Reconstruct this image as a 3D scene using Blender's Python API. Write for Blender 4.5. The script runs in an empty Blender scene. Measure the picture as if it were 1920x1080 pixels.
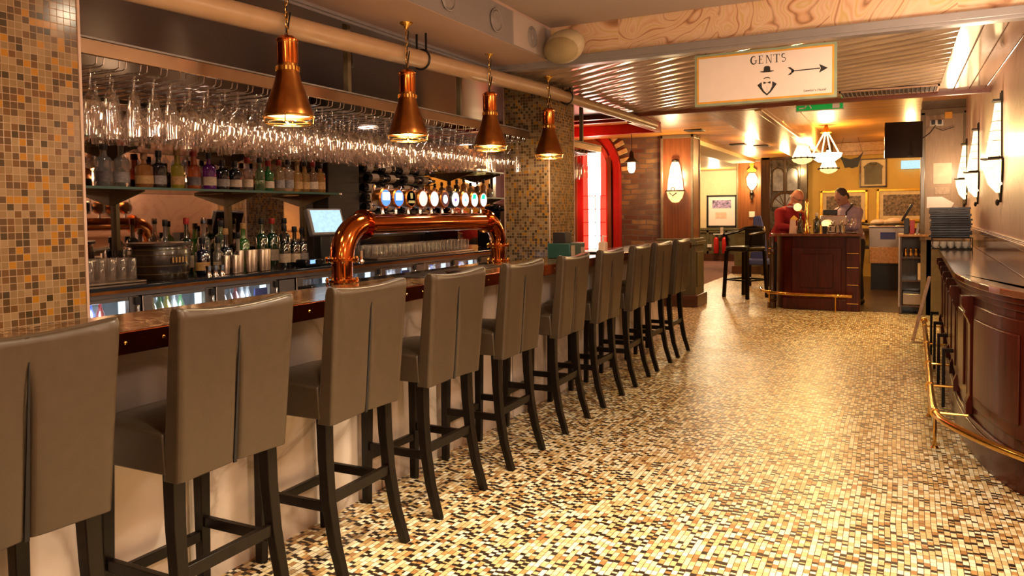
import bpy, bmesh, math, random
from math import pi, sin, cos, radians, atan2, sqrt
from mathutils import Vector, Matrix, Euler
random.seed(7)
SC = bpy.context.scene
COL = SC.collection
# ------------------------------------------------------------------ camera
cd = bpy.data.cameras.new('camera'); cam = bpy.data.objects.new('camera', cd); COL.objects.link(cam)
cd.sensor_fit = 'HORIZONTAL'; cd.sensor_width = 36; cd.lens = 36*1437/1920; cd.shift_y = -80/1920
cd.clip_start = .05; cd.clip_end = 100
CAMX = Vector((0.8936, 0.4487, -0.0120)); CAMZ = Vector((0.4487, -0.8929, 0.0410))
CAMX.normalize(); CAMZ = (CAMZ - CAMX*CAMZ.dot(CAMX)).normalized(); CAMY = CAMZ.cross(CAMX)
cam.matrix_world = Matrix((( CAMX.x, CAMY.x, CAMZ.x, 0), (CAMX.y, CAMY.y, CAMZ.y, 0), (CAMX.z, CAMY.z, CAMZ.z, 1.35), (0, 0, 0, 1)))
SC.camera = cam
# ------------------------------------------------------------------ world, exposure
w = bpy.data.worlds.new('world'); SC.world = w; w.use_nodes = True
w.node_tree.nodes['Background'].inputs[0].default_value = (1, .72, .5, 1)
w.node_tree.nodes['Background'].inputs[1].default_value = .03
SC.view_settings.view_transform = 'Standard'; SC.view_settings.look = 'None'
SC.view_settings.exposure = 0.5; SC.view_settings.gamma = 1; SC.view_settings.use_curve_mapping = False
SC.cycles.max_bounces = 10; SC.cycles.transparent_max_bounces = 40; SC.cycles.caustics_reflective = False
SC.cycles.caustics_refractive = False; SC.cycles.sample_clamp_indirect = 4; SC.cycles.use_denoising = True
WARM = (1, .74, .44); WARM2 = (1, .60, .28)
def light(kind, loc, power, color=WARM, size=.1, spot=100, rot=None, blend=.6, sy=None):
    l = bpy.data.lights.new('light', kind); l.energy = power; l.color = color
    if kind == 'AREA':
        l.size = size
        if sy: l.shape = 'RECTANGLE'; l.size_y = sy
    else: l.shadow_soft_size = size
    if kind == 'SPOT': l.spot_size = radians(spot); l.spot_blend = blend
    o = bpy.data.objects.new('light', l); COL.objects.link(o); o.location = loc
    if rot: o.rotation_euler = [radians(a) for a in rot]
    return o
# recessed downlights of the raised ceiling over the aisle
for x, y, p in ((-.7, 1.2, 80), (-.55, 2.84, 120)):
    light('SPOT', (x, y, 2.53), p, (1, .80, .54), .045, 164, blend=.9)
light('SPOT', (-.8, 2.3, 2.53), 260, (1, .80, .54), .045, 84, blend=1)
light('SPOT', (-.2, 1.6, 2.53), 90, (1, .80, .54), .045, 84, blend=1)
# further wall lamps outside the frame, on the right wall and behind the camera
for y, p in ((4.0, 26), (1.6, 34), (-.8, 26)): light('POINT', (.42, y, 2.0), p, (1, .79, .57), .10)
light('POINT', (-.9, -1.6, 2.25), 20, (1, .70, .42), .15); light('POINT', (-1.3, .2, 2.3), 8, (1, .70, .42), .12)
# spots added to brighten the middle and far floor; downlights above the back bar
for x, y, p in ((-1.1, 6.6, 26), (-1.2, 9.5, 80), (-.1, 9.6, 110)):
    light('SPOT', (x, y, 2.29 if y < 8 else 2.40), p, (1, .68, .22), .05, 96)
for y, p in ((2.6, 13), (4.2, 13), (5.6, 9), (7.2, 9)):
    light('SPOT', (-3.4, y, 2.31), p, (1, .72, .55), .05, 130)
# ------------------------------------------------------------------ materials
def nt(name):
    m = bpy.data.materials.new(name); m.use_nodes = True; t = m.node_tree
    return m, t, t.nodes['Principled BSDF'], t.nodes['Material Output']
def N(t, typ, ins=None, **kw):
    n = t.nodes.new(typ)
    for k, v in kw.items(): setattr(n, k, v)
    if ins:
        for k, v in ins.items():
            s = n.inputs[k]
            if hasattr(v, 'links') or hasattr(v, 'is_output'): t.links.new(v, s)
            else: s.default_value = v
    return n
def M_(t, op, a, b=0, c=0): return N(t, 'ShaderNodeMath', {0: a, 1: b, 2: c}, operation=op).outputs[0]
def ramp(t, fac, stops, interp='LINEAR'):
    r = N(t, 'ShaderNodeValToRGB', {0: fac}); r.color_ramp.interpolation = interp
    e = r.color_ramp.elements
    while len(e) < len(stops): e.new(.5)
    for i, (p, c) in enumerate(stops): e[i].position = p; e[i].color = (*c, 1)
    return r.outputs[0]
def pos(t): return N(t, 'ShaderNodeNewGeometry').outputs['Position']
def objc(t): return N(t, 'ShaderNodeTexCoord').outputs['Object']
def mat(name, col, rough=.5, metal=0, var=.12, scale=12, coat=0, bump=0, spec=None, emis=0, ecol=None, stretch=None):
    """plain procedural material: base colour with a little noise in tone and roughness"""
    m, t, b, o = nt(name)
    v = objc(t)
    if stretch: v = N(t, 'ShaderNodeVectorMath', {0: v, 1: stretch}, operation='MULTIPLY').outputs[0]
    n = N(t, 'ShaderNodeTexNoise', {'Vector': v, 'Scale': scale, 'Detail': 3.0}).outputs[0]
    lo = tuple(c*(1-var) for c in col); hi = tuple(min(1, c*(1+var)) for c in col)
    t.links.new(ramp(t, n, [(.3, lo), (.7, hi)]), b.inputs['Base Color'])
    t.links.new(M_(t, 'MULTIPLY_ADD', n, rough*.3, rough*.85), b.inputs['Roughness'])
    b.inputs['Metallic'].default_value = metal
    b.inputs['Coat Weight'].default_value = coat; b.inputs['Coat Roughness'].default_value = .06
    if spec is not None: b.inputs['Specular IOR Level'].default_value = spec
    if bump:
        bp = N(t, 'ShaderNodeBump', {'Height': n, 'Strength': bump, 'Distance': .01})
        t.links.new(bp.outputs[0], b.inputs['Normal'])
    if emis:
        b.inputs['Emission Color'].default_value = (*(ecol or col), 1); b.inputs['Emission Strength'].default_value = emis
    return m
def glassy(name, col, alpha=.25, rough=.04, body=None):
    """thin glass: tinted see-through mixed with a sharp reflection"""
    m, t, b, o = nt(name)
    tr = N(t, 'ShaderNodeBsdfTransparent', {0: (*col, 1)})
    gl = N(t, 'ShaderNodeBsdfGlossy', {'Color': (1, 1, 1, 1), 'Roughness': rough})
    lw = N(t, 'ShaderNodeLayerWeight', {'Blend': .35})
    f = M_(t, 'MULTIPLY_ADD', lw.outputs['Facing'], .75, alpha*.3)
    f = N(t, 'ShaderNodeClamp', {0: f}).outputs[0]
    src = tr.outputs[0]
    if body:
        rim = mixc(t, ramp(t, lw.outputs['Facing'], [(.25, (0, 0, 0)), (.8, (.85, .85, .85))]), body, tuple(x*.12 for x in body))
        df = N(t, 'ShaderNodeBsdfDiffuse', {0: rim})
        tl = N(t, 'ShaderNodeBsdfTranslucent', {0: (*body, 1)})
        a = N(t, 'ShaderNodeMixShader', {0: .5, 1: df.outputs[0], 2: tl.outputs[0]})
        src = N(t, 'ShaderNodeMixShader', {0: alpha, 1: tr.outputs[0], 2: a.outputs[0]}).outputs[0]
        f = M_(t, 'MULTIPLY', f, .5)
    mx = N(t, 'ShaderNodeMixShader', {0: f, 1: src, 2: gl.outputs[0]})
    t.links.new(mx.outputs[0], o.inputs[0]); t.nodes.remove(b)
    return m
def glow(name, col, s, var=.15, scale=20):
    m, t, b, o = nt(name)
    n = N(t, 'ShaderNodeTexNoise', {'Vector': objc(t), 'Scale': scale}).outputs[0]
    c = ramp(t, n, [(.3, tuple(x*(1-var) for x in col)), (.7, col)])
    t.links.new(N(t, 'ShaderNodeEmission', {0: c, 1: s}).outputs[0], o.inputs[0]); t.nodes.remove(b)
    return m
def mosaic(name):
    m, t, b, o = nt(name)
    s = N(t, 'ShaderNodeSeparateXYZ', {0: pos(t)}).outputs
    u = M_(t, 'DIVIDE', M_(t, 'ADD', s[0], s[1]), .0222); v = M_(t, 'DIVIDE', s[2], .0222)
    iu, iv = M_(t, 'FLOOR', u), M_(t, 'FLOOR', v); fu, fv = M_(t, 'FRACT', u), M_(t, 'FRACT', v)
    c = N(t, 'ShaderNodeCombineXYZ', {0: iu, 1: iv, 2: 0.0}).outputs[0]
    wn = N(t, 'ShaderNodeTexWhiteNoise', {0: c}, noise_dimensions='3D').outputs[0]
    col = ramp(t, wn, [(0, (.21, .130, .058)), (.28, (.26, .165, .080)), (.42, (.085, .045, .018)), (.62, (.048, .031, .013)), (.72, (.12, .055, .018)), (.82, (.34, .145, .012)), (.93, (.19, .11, .045))], 'CONSTANT')
    g = M_(t, 'MAXIMUM', M_(t, 'LESS_THAN', fu, .10), M_(t, 'LESS_THAN', fv, .10))
    out = mixc(t, g, col, (.30, .19, .10))
    t.links.new(out, b.inputs['Base Color'])
    t.links.new(M_(t, 'MULTIPLY_ADD', g, .5, .12), b.inputs['Roughness'])
    bp = N(t, 'ShaderNodeBump', {'Height': M_(t, 'SUBTRACT', M_(t, 'MULTIPLY', wn, .4), g), 'Strength': .35, 'Distance': .002})
    t.links.new(bp.outputs[0], b.inputs['Normal'])
    return m
def mixc(t, f, a, b_):
    mx = N(t, 'ShaderNodeMix', data_type='RGBA')
    ca = [k for k in mx.inputs if k.type == 'RGBA']
    for sk, v in ((mx.inputs[0], f), (ca[0], a), (ca[1], b_)):
        if hasattr(v, 'is_output'): t.links.new(v, sk)
        else: sk.default_value = v if not isinstance(v, tuple) else (*v[:3], 1)
    return [k for k in mx.outputs if k.type == 'RGBA'][0]
def floor_tiles():
    m, t, b, o = nt('floor mosaic')
    p = pos(t)
    wob = N(t, 'ShaderNodeTexNoise', {'Vector': p, 'Scale': 1.3, 'Detail': 1.0}).outputs[0]
    s = N(t, 'ShaderNodeSeparateXYZ', {0: p}).outputs
    u = M_(t, 'DIVIDE', M_(t, 'MULTIPLY_ADD', wob, .03, s[0]), .0222); iu, fu = M_(t, 'FLOOR', u), M_(t, 'FRACT', u)
    r0 = N(t, 'ShaderNodeTexWhiteNoise', {'W': iu}, noise_dimensions='1D').outputs[0]
    v = M_(t, 'ADD', M_(t, 'DIVIDE', s[1], .034), M_(t, 'MULTIPLY', r0, 7.0)); iv, fv = M_(t, 'FLOOR', v), M_(t, 'FRACT', v)
    wn = N(t, 'ShaderNodeTexWhiteNoise', {0: N(t, 'ShaderNodeCombineXYZ', {0: iu, 1: iv, 2: 3.0}).outputs[0]}, noise_dimensions='3D').outputs
    wn2 = N(t, 'ShaderNodeTexWhiteNoise', {0: N(t, 'ShaderNodeCombineXYZ', {0: iu, 1: iv, 2: 9.0}).outputs[0]}, noise_dimensions='3D').outputs[0]
    col = ramp(t, wn[0], [(0, (.64, .46, .22)), (.22, (.80, .66, .40)), (.44, (.46, .26, .09)), (.54, (.90, .82, .60)), (.80, (.34, .17, .06)), (.87, (.62, .44, .21))], 'CONSTANT')
    # dark short pieces, more of them towards the bar and in drifting patches
    big = N(t, 'ShaderNodeTexNoise', {'Vector': p, 'Scale': 1.1, 'Detail': 1.0}).outputs[0]
    near = N(t, 'ShaderNodeMapRange', {0: s[0], 1: -1.9, 2: -.4, 3: .46, 4: .30}).outputs[0]
    thr = M_(t, 'MULTIPLY_ADD', M_(t, 'SUBTRACT', big, .5), .7, near)
    isd = M_(t, 'LESS_THAN', wn2, thr)
    half = M_(t, 'GREATER_THAN', fv, M_(t, 'MULTIPLY_ADD', wn[0], .40, .22))
    dark = M_(t, 'MULTIPLY', isd, half)
    col = mixc(t, dark, col, (.020, .012, .008))
    g = M_(t, 'MAXIMUM', M_(t, 'LESS_THAN', fu, .11), M_(t, 'MULTIPLY', M_(t, 'LESS_THAN', fv, .06), M_(t, 'GREATER_THAN', wn2, .45)))
    col = mixc(t, g, col, (.055, .028, .010))
    t.links.new(col, b.inputs['Base Color'])
    n = N(t, 'ShaderNodeTexNoise', {'Vector': p, 'Scale': 3.0}).outputs[0]
    t.links.new(M_(t, 'MULTIPLY_ADD', n, .16, .27), b.inputs['Roughness'])
    b.inputs['Specular IOR Level'].default_value = .6
    hgt = M_(t, 'SUBTRACT', M_(t, 'MULTIPLY', wn[0], .5), g)
    t.links.new(N(t, 'ShaderNodeBump', {'Height': hgt, 'Strength': .22, 'Distance': .002}).outputs[0], b.inputs['Normal'])
    return m
def swirl(name, panel=.62, strength=1.0, rough=.3, c0=(.58, .33, .18), c1=(.66, .42, .25), c2=(.30, .13, .07), c3=(.62, .38, .10)):
    m, t, b, o = nt(name)
    p = pos(t); s = N(t, 'ShaderNodeSeparateXYZ', {0: p}).outputs
    pid = M_(t, 'FLOOR', M_(t, 'DIVIDE', M_(t, 'ADD', s[0], s[1]), panel))
    rn = N(t, 'ShaderNodeTexWhiteNoise', {'W': pid}, noise_dimensions='1D').outputs[1]
    q = N(t, 'ShaderNodeVectorMath', {0: rn, 1: (3, 3, 3)}, operation='MULTIPLY').outputs[0]
    q = N(t, 'ShaderNodeVectorMath', {0: p, 1: q}, operation='ADD').outputs[0]
    n = N(t, 'ShaderNodeTexNoise', {'Vector': q, 'Scale': 1.7, 'Detail': 2.0, 'Distortion': .8}).outputs[0]
    band = M_(t, 'PINGPONG', M_(t, 'MULTIPLY', n, 26.0*strength), 1.0)
    fine = N(t, 'ShaderNodeTexNoise', {'Vector': q, 'Scale': 9.0, 'Detail': 4.0}).outputs[0]
    col = ramp(t, band, [(0, c2), (.16, c0), (.40, c1), (.60, c3), (.75, c1), (1, c0)])
    col = mixc(t, ramp(t, fine, [(.45, (0, 0, 0)), (.75, (.7, .7, .7))]), col, c1)
    t.links.new(col, b.inputs['Base Color']); b.inputs['Roughness'].default_value = rough
    return m
def wood(name, c0, c1, rough=.3, coat=.3, scale=(30, 30, 2), bump=.05, boards=None):
    m, t, b, o = nt(name)
    v = N(t, 'ShaderNodeVectorMath', {0: objc(t), 1: scale}, operation='MULTIPLY').outputs[0]
    n = N(t, 'ShaderNodeTexNoise', {'Vector': v, 'Scale': 1.0, 'Detail': 5.0, 'Distortion': .7}).outputs[0]
    col = ramp(t, n, [(.3, c0), (.7, c1)])
    h = n
    if boards:
        ax, wd = boards; s = N(t, 'ShaderNodeSeparateXYZ', {0: pos(t)}).outputs
        f = M_(t, 'DIVIDE', s[ax], wd); wn = N(t, 'ShaderNodeTexWhiteNoise', {'W': M_(t, 'FLOOR', f)}, noise_dimensions='1D').outputs[0]
        col = mixc(t, M_(t, 'MULTIPLY', wn, .45), col, tuple(c*.35 for c in c0))
        gr = M_(t, 'LESS_THAN', M_(t, 'FRACT', f), .07); col = mixc(t, gr, col, tuple(c*.15 for c in c0))
        h = M_(t, 'SUBTRACT', n, M_(t, 'MULTIPLY', gr, 3))
    t.links.new(col, b.inputs['Base Color']); b.inputs['Roughness'].default_value = rough
    b.inputs['Coat Weight'].default_value = coat; b.inputs['Coat Roughness'].default_value = .08
    t.links.new(N(t, 'ShaderNodeBump', {'Height': h, 'Strength': bump, 'Distance': .01}).outputs[0], b.inputs['Normal'])
    return m
def marble(name, base, vein, rough=.25, scale=1.6):
    m, t, b, o = nt(name)
    p = pos(t)
    n = N(t, 'ShaderNodeTexNoise', {'Vector': p, 'Scale': scale, 'Detail': 6.0, 'Distortion': 1.2}).outputs[0]
    v = M_(t, 'ABSOLUTE', M_(t, 'SUBTRACT', n, .5))
    c = ramp(t, v, [(0, vein), (.025, tuple(a*.8 for a in base)), (.10, base), (1, base)])
    n2 = N(t, 'ShaderNodeTexNoise', {'Vector': p, 'Scale': 5.0, 'Detail': 3.0}).outputs[0]
    c = mixc(t, M_(t, 'MULTIPLY', n2, .35), c, tuple(a*.7 for a in base))
    t.links.new(c, b.inputs['Base Color']); b.inputs['Roughness'].default_value = rough
    return m
def brick(name):
    m, t, b, o = nt(name)
    s = N(t, 'ShaderNodeSeparateXYZ', {0: pos(t)}).outputs
    nd = N(t, 'ShaderNodeTexNoise', {'Vector': pos(t), 'Scale': 3.0, 'Detail': 2.0}).outputs[0]
    v = N(t, 'ShaderNodeCombineXYZ', {0: M_(t, 'MULTIPLY_ADD', nd, .10, M_(t, 'ADD', s[0], s[1])), 1: M_(t, 'MULTIPLY_ADD', nd, .07, s[2]), 2: 0.0}).outputs[0]
    k = N(t, 'ShaderNodeTexBrick', {'Vector': v, 'Color1': (.11, .035, .018, 1), 'Color2': (.36, .21, .08, 1), 'Mortar': (.12, .085, .06, 1), 'Scale': 1.0, 'Mortar Size': .010, 'Bias': -.25, 'Brick Width': .23, 'Row Height': .075})
    n = N(t, 'ShaderNodeTexNoise', {'Vector': pos(t), 'Scale': 4.0, 'Detail': 4.0}).outputs[0]
    c = mixc(t, ramp(t, n, [(.4, (0, 0, 0)), (.65, (1, 1, 1))]), k.outputs[0], (.10, .06, .04))
    t.links.new(c, b.inputs['Base Color']); b.inputs['Roughness'].default_value = .5
    t.links.new(N(t, 'ShaderNodeBump', {'Height': M_(t, 'SUBTRACT', n, k.outputs[1]), 'Strength': .6, 'Distance': .01}).outputs[0], b.inputs['Normal'])
    return m
X = {}
X['floor'] = floor_tiles(); X['mosaic'] = mosaic('pillar mosaic')
X['carpet'] = mat('carpet', (.20, .10, .09), .95, var=.5, scale=30)
X['darkfloor'] = wood('dark boards', (.03, .015, .007), (.06, .03, .012), .35, .1, (4, 40, 4))
X['plaster'] = mat('pink plaster', (.50, .34, .26), .45, var=.06, scale=3)
X['plaster_up'] = mat('grey plaster', (.42, .34, .29), .7, var=.05, scale=2)
X['gloss_ceiling'] = mat('gloss mauve paint', (.27, .20, .205), .30, var=.08, scale=4, spec=.7)
X['trim_grey'] = mat('grey paint', (.24, .21, .20), .3, var=.05)
X['slat'] = mat('bronze slats', (.62, .48, .36), .17, metal=.35, var=.2, scale=3, bump=.25)
X['panel_board'] = wood('pink boards', (.50, .30, .20), (.60, .38, .26), .12, .6, (20, 2, 20))
X['redtrim'] = mat('red brown trim', (.20, .05, .02), .3)
X['fascia'] = swirl('swirl stone', .62, 1.0, .3, (.66, .37, .20), (.74, .52, .35), (.32, .15, .07), (.64, .42, .16))
X['wallpink'] = swirl('pink veneer', 1.25, .55, .32, (.50, .30, .22), (.56, .36, .27), (.40, .22, .16), (.55, .34, .22))
X['orangeceil'] = wood('orange boards', (.46, .17, .022), (.70, .30, .05), .34, .1, (3, 25, 3), boards=(1, .16))
X['beam'] = wood('beam wood', (.36, .16, .05), (.58, .32, .12), .3, .4, (25, 2, 25))
X['yellow'] = mat('ochre wall', (.56, .37, .10), .75, var=.05, scale=6)
X['cream'] = mat('cream wall', (.75, .60, .35), .75, var=.05)
X['green'] = mat('olive panelling', (.10, .085, .04), .4, var=.08)
X['veneer'] = wood('red veneer', (.15, .045, .014), (.27, .09, .03), .32, .3, (60, 60, 1.5))
X['columntrim'] = mat('grey green trim', (.17, .13, .08), .22)
X['skirting'] = wood('dark skirting', (.05, .015, .008), (.09, .03, .012), .3, .3, (3, 3, 20))
X['brick'] = brick('old brick')
X['yellowbrick'] = mat('yellow brick', (.62, .42, .16), .7, var=.3, bump=.4)
X['barface'] = marble('white marble', (.88, .78, .70), (.45, .37, .30), .35, 1.1)
X['bartop'] = marble('gold brown marble', (.12, .052, .018), (.62, .40, .20), .14, 9)
X['copper'] = mat('polished copper', (.54, .14, .026), .10, 1, var=.12, scale=9)
X['copper_dark'] = mat('aged copper', (.36, .125, .028), .30, 1, var=.25, scale=14)
X['copper_edge'] = mat('copper edge', (.36, .08, .02), .18, 1, var=.2, scale=6)
X['brass'] = mat('brass', (.80, .48, .12), .16, 1, var=.12, scale=10)
X['chrome'] = mat('chrome', (.75, .72, .70), .10, 1, var=.05)
X['steel'] = mat('brushed steel', (.36, .29, .24), .30, 1, var=.1, stretch=(1, 1, 30))
X['rackband'] = mat('bronze band', (.30, .18, .10), .25, .85, var=.2, scale=3)
X['leather'] = mat('taupe leather', (.056, .037, .022), .34, var=.08, scale=30, bump=.03)
X['seam'] = mat('dark seam', (.008, .006, .005), .8)
X['legwood'] = wood('wenge legs', (.0035, .002, .0012), (.007, .0035, .002), .35, .05, (40, 40, 3))
X['black'] = mat('black', (.012, .011, .012), .35)
X['blackgloss'] = mat('gloss black', (.008, .008, .010), .08, spec=.6)
X['iron'] = mat('dark iron', (.03, .022, .015), .45, .6)
X['mahogany'] = wood('mahogany', (.028, .003, .0014), (.078, .0085, .0032), .28, .14, (25, 25, 2.5))
X['mahogany'].node_tree.nodes['Principled BSDF'].inputs['Specular IOR Level'].default_value = .25; X['legwood'].node_tree.nodes['Principled BSDF'].inputs['Specular IOR Level'].default_value = .25; X['mahogany_top'] = wood('mahogany top', (.10, .030, .014), (.20, .07, .035), .14, .8, (12, 2, 12))
X['darkwood'] = wood('dark wood', (.035, .014, .006), (.07, .03, .012), .25, .4, (30, 30, 2))
X['worktop'] = mat('black worktop', (.012, .011, .014), .10, spec=.6)
X['mirror'] = mat('antique mirror', (.70, .58, .50), .03, 1, var=.06, scale=2)
X['tumbler'] = glassy('tumbler glass', (.9, .86, .82), .22, .06, (.55, .45, .38)); X['glass'] = glassy('clear glass', (.97, .95, .94), .25)
X['shelfglass'] = glassy('shelf glass', (.75, .82, .70), .5, .03)
X['white'] = mat('white plastic', (.75, .70, .62), .4)
X['whitecloth'] = mat('white cloth', (.70, .52, .40), .85, bump=.3)
X['paper'] = mat('paper', (.75, .52, .38), .8)
X['label'] = mat('cream label', (.45, .33, .23), .6, var=.2, scale=60)
X['gold'] = mat('gilt frame', (.75, .42, .06), .3, .7, var=.2)
X['pipe'] = mat('painted pipe', (.46, .30, .17), .35, var=.06)
X['speaker'] = mat('cream speaker', (.50, .40, .24), .5)
X['bronze'] = mat('dull bronze', (.085, .052, .015), .4, .4); X['barrel'] = wood('barrel staves', (.012, .006, .003), (.03, .014, .007), .3, .3, (30, 30, 3)); X['bulb'] = glow('warm bulb', (1, .72, .38), 14)
X['bulb_hot'] = glow('hot bulb', (1, .76, .42), 30)
X['shade'] = glow('lit glass shade', (1, .68, .32), 2.8, .35, 30)
X['shade_dim'] = glow('lit amber glass', (1, .55, .18), 2.2, .5, 40)
X['red_glow'] = glow('red light', (1, .03, .015), 3.0)
X['white_glow'] = glow('white light', (1, .80, .62), 9)
X['fridge_glow'] = glow('fridge light', (.62, .82, 1), 2.2)
X['screen'] = glow('screen', (.50, .74, .88), 1.0, .2, 40)
X['bluescreen'] = glow('blue screen', (.2, .4, 1), 1.5)
X['red'] = mat('red enamel', (.45, .015, .01), .25)
X['bluecloth'] = mat('blue cloth', (.05, .07, .28), .8)
X['sweater'] = mat('red jumper', (.30, .012, .02), .9, bump=.3, scale=60)
X['shirt'] = mat('lilac shirt', (.42, .33, .45), .8)
X['skin'] = mat('skin', (.66, .27, .16), .5, var=.1)
X['skin2'] = mat('skin tan', (.45, .22, .15), .5, var=.1)
X['hair'] = mat('dark hair', (.05, .03, .025), .7)
X['whitehair'] = mat('white beard', (.62, .50, .45), .8)
X['jeans'] = mat('dark trousers', (.02, .02, .03), .8)
X['green_box'] = mat('green box', (.01, .06, .045), .4)
X['navy'] = mat('navy tray', (.025, .032, .055), .22, var=.3)
X['sign_white'] = mat('sign face', (.92, .78, .70), .22, var=.02)
X['sign_teal'] = mat('sign teal', (.30, .36, .24), .4)
X['sign_orange'] = mat('sign orange', (.80, .38, .04), .4)
X['sign_green'] = mat('exit green', (.0, .22, .03), .4, emis=.25, ecol=(0, .5, .06))
X['ink'] = mat('black ink', (.015, .012, .012), .5)
X['photo'] = mat('team photograph', (.16, .11, .09), .5, var=.8, scale=26)
X['mount'] = mat('cream mount', (.62, .50, .34), .6)
X['jersey'] = mat('grey jersey', (.15, .14, .12), .9, bump=.4)
X['stained'] = mat('dark door glass', (.10, .09, .09), .12, .3, var=.6, scale=12)
X['redwall'] = mat('red paint', (.42, .015, .01), .35)
def bottlemat(name, c, a=.75): return glassy(name, tuple(.35+.65*x for x in c), a*.75, .04, tuple(x*.8 for x in c))
# ------------------------------------------------------------------ mesh helpers
class MB:
    def __init__(s): s.v = []; s.f = []; s.m = []; s.k = 0
    def add(s, vs, fs):
        o = len(s.v); s.v += [tuple(a) for a in vs]; s.f += [tuple(i+o for i in f) for f in fs]; s.m += [s.k]*len(fs); return s
    def box(s, x0, x1, y0, y1, z0, z1, M=None):
        vs = [Vector((x, y, z)) for z in (z0, z1) for y in (y0, y1) for x in (x0, x1)]
        if M: vs = [M @ q for q in vs]
        return s.add(vs, [(0, 2, 3, 1), (4, 5, 7, 6), (0, 1, 5, 4), (2, 6, 7, 3), (0, 4, 6, 2), (1, 3, 7, 5)])
    def bar(s, p0, p1, w, d=None, w1=None, up=(0, 0, 1)):
        """square-section bar between two points, may taper"""
        p0, p1 = Vector(p0), Vector(p1); d = d or w; w1 = w1 if w1 else w; a = (p1-p0).normalized()
        u = Vector(up)
        if abs(a.dot(u)) > .95: u = Vector((0, 1, 0))
        r = a.cross(u).normalized(); q = r.cross(a).normalized(); vs = []
        for p, ww, dd in ((p0, w, d), (p1, w1, d*w1/w)):
            for i, j in ((-1, -1), (1, -1), (1, 1), (-1, 1)): vs.append(p+r*i*ww/2+q*j*dd/2)
        return s.add(vs, [(3, 2, 1, 0), (4, 5, 6, 7), (0, 1, 5, 4), (1, 2, 6, 5), (2, 3, 7, 6), (3, 0, 4, 7)])
    def tube(s, pts, r, n=10, cap=True):
        pts = [Vector(p) for p in pts]; rs = r if isinstance(r, (list, tuple)) else [r]*len(pts)
        vs = []; prev = None
        for i, p in enumerate(pts):
            a = (pts[min(i+1, len(pts)-1)]-pts[max(i-1, 0)]).normalized()
            if prev is None: u = Vector((0, 0, 1)) if abs(a.z) < .9 else Vector((1, 0, 0))
            else: u = prev
            x = (u - a*u.dot(a)).normalized(); y = a.cross(x); prev = x
            for k in range(n): vs.append(p+(x*cos(2*pi*k/n)+y*sin(2*pi*k/n))*rs[i])
        fs = [(i*n+k, i*n+(k+1) % n, (i+1)*n+(k+1) % n, (i+1)*n+k) for i in range(len(pts)-1) for k in range(n)]
        if cap: fs += [tuple(range(n-1, -1, -1)), tuple((len(pts)-1)*n+k for k in range(n))]
        return s.add(vs, fs)
    def lathe(s, prof, c=(0, 0, 0), n=20, M=None, ang=2*pi):
        """prof: (r, z) pairs bottom to top"""
        vs = []; full = ang >= 2*pi-1e-6; m = n if full else n+1
        for r, z in prof:
            for k in range(m):
                a = ang*k/n; q = Vector((r*cos(a), r*sin(a), z))
                if M: q = M @ q
                vs.append(q+Vector(c))
        fs = [(i*m+k, i*m+(k+1) % m, (i+1)*m+(k+1) % m, (i+1)*m+k) for i in range(len(prof)-1) for k in range(n)]
        if full:
            if prof[0][0] > 1e-4: fs.append(tuple(range(m-1, -1, -1)))
            if prof[-1][0] > 1e-4: fs.append(tuple((len(prof)-1)*m+k for k in range(m)))
        return s.add(vs, fs)
    def open_lathe(s, prof, c=(0, 0, 0), n=20, M=None):
        vs = []
        for r, z in prof:
            for k in range(n):
                q = Vector((r*cos(2*pi*k/n), r*sin(2*pi*k/n), z)); q = M @ q if M else q; vs.append(q+Vector(c))
        return s.add(vs, [(i*n+k, i*n+(k+1) % n, (i+1)*n+(k+1) % n, (i+1)*n+k) for i in range(len(prof)-1) for k in range(n)])
    def ell(s, c, r, n=12, M=None):
        r = (r, r, r) if not isinstance(r, (tuple, list)) else r
        vs = []; h = n//2
        for i in range(h+1):
            t = pi*i/h
            for k in range(n):
                a = 2*pi*k/n; q = Vector((r[0]*sin(t)*cos(a), r[1]*sin(t)*sin(a), -r[2]*cos(t)))
                if M: q = M @ q
                vs.append(q+Vector(c))
        return s.add(vs, [(i*n+k, i*n+(k+1) % n, (i+1)*n+(k+1) % n, (i+1)*n+k) for i in range(h) for k in range(n)])
    def prism(s, poly, z0, z1, M=None):
        n = len(poly); vs = [Vector((x, y, z)) for z in (z0, z1) for x, y in poly]
        if M: vs = [M @ q for q in vs]
        return s.add(vs, [tuple(range(n-1, -1, -1)), tuple(range(n, 2*n))]+[(i, (i+1) % n, n+(i+1) % n, n+i) for i in range(n)])
    def mesh(s, name, mats, smooth=True):
        me = bpy.data.meshes.new(name); me.from_pydata(s.v, [], s.f)
        for m in mats if isinstance(mats, (list, tuple)) else [mats]: me.materials.append(X[m] if isinstance(m, str) else m)
        if max(s.m, default=0): me.polygons.foreach_set('material_index', s.m)
        bm = bmesh.new(); bm.from_mesh(me); bmesh.ops.remove_doubles(bm, verts=bm.verts, dist=1e-5)
        bmesh.ops.recalc_face_normals(bm, faces=bm.faces); bm.to_mesh(me); bm.free()
        if smooth:
            me.polygons.foreach_set('use_smooth', [True]*len(me.polygons)); me.set_sharp_from_angle(angle=radians(40))
        return me
def part(name, mb, mats, parent=None, bevel=0, smooth=True, label=None, seg=2):
    me = mb.mesh(name, mats, smooth) if isinstance(mb, MB) else mb
    o = bpy.data.objects.new(name, me); COL.objects.link(o)
    if parent: o.parent = parent
    if bevel:
        b = o.modifiers.new('bevel', 'BEVEL'); b.width = bevel; b.segments = seg; b.limit_method = 'ANGLE'; b.harden_normals = False
    if label: o['label'] = label
    return o
def tag(o, label, cat, group=None, kind=None):
    if label: o['label'] = label
    if cat: o['category'] = cat
    if group: o['group'] = group
    if kind: o['kind'] = kind
    return o
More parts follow.
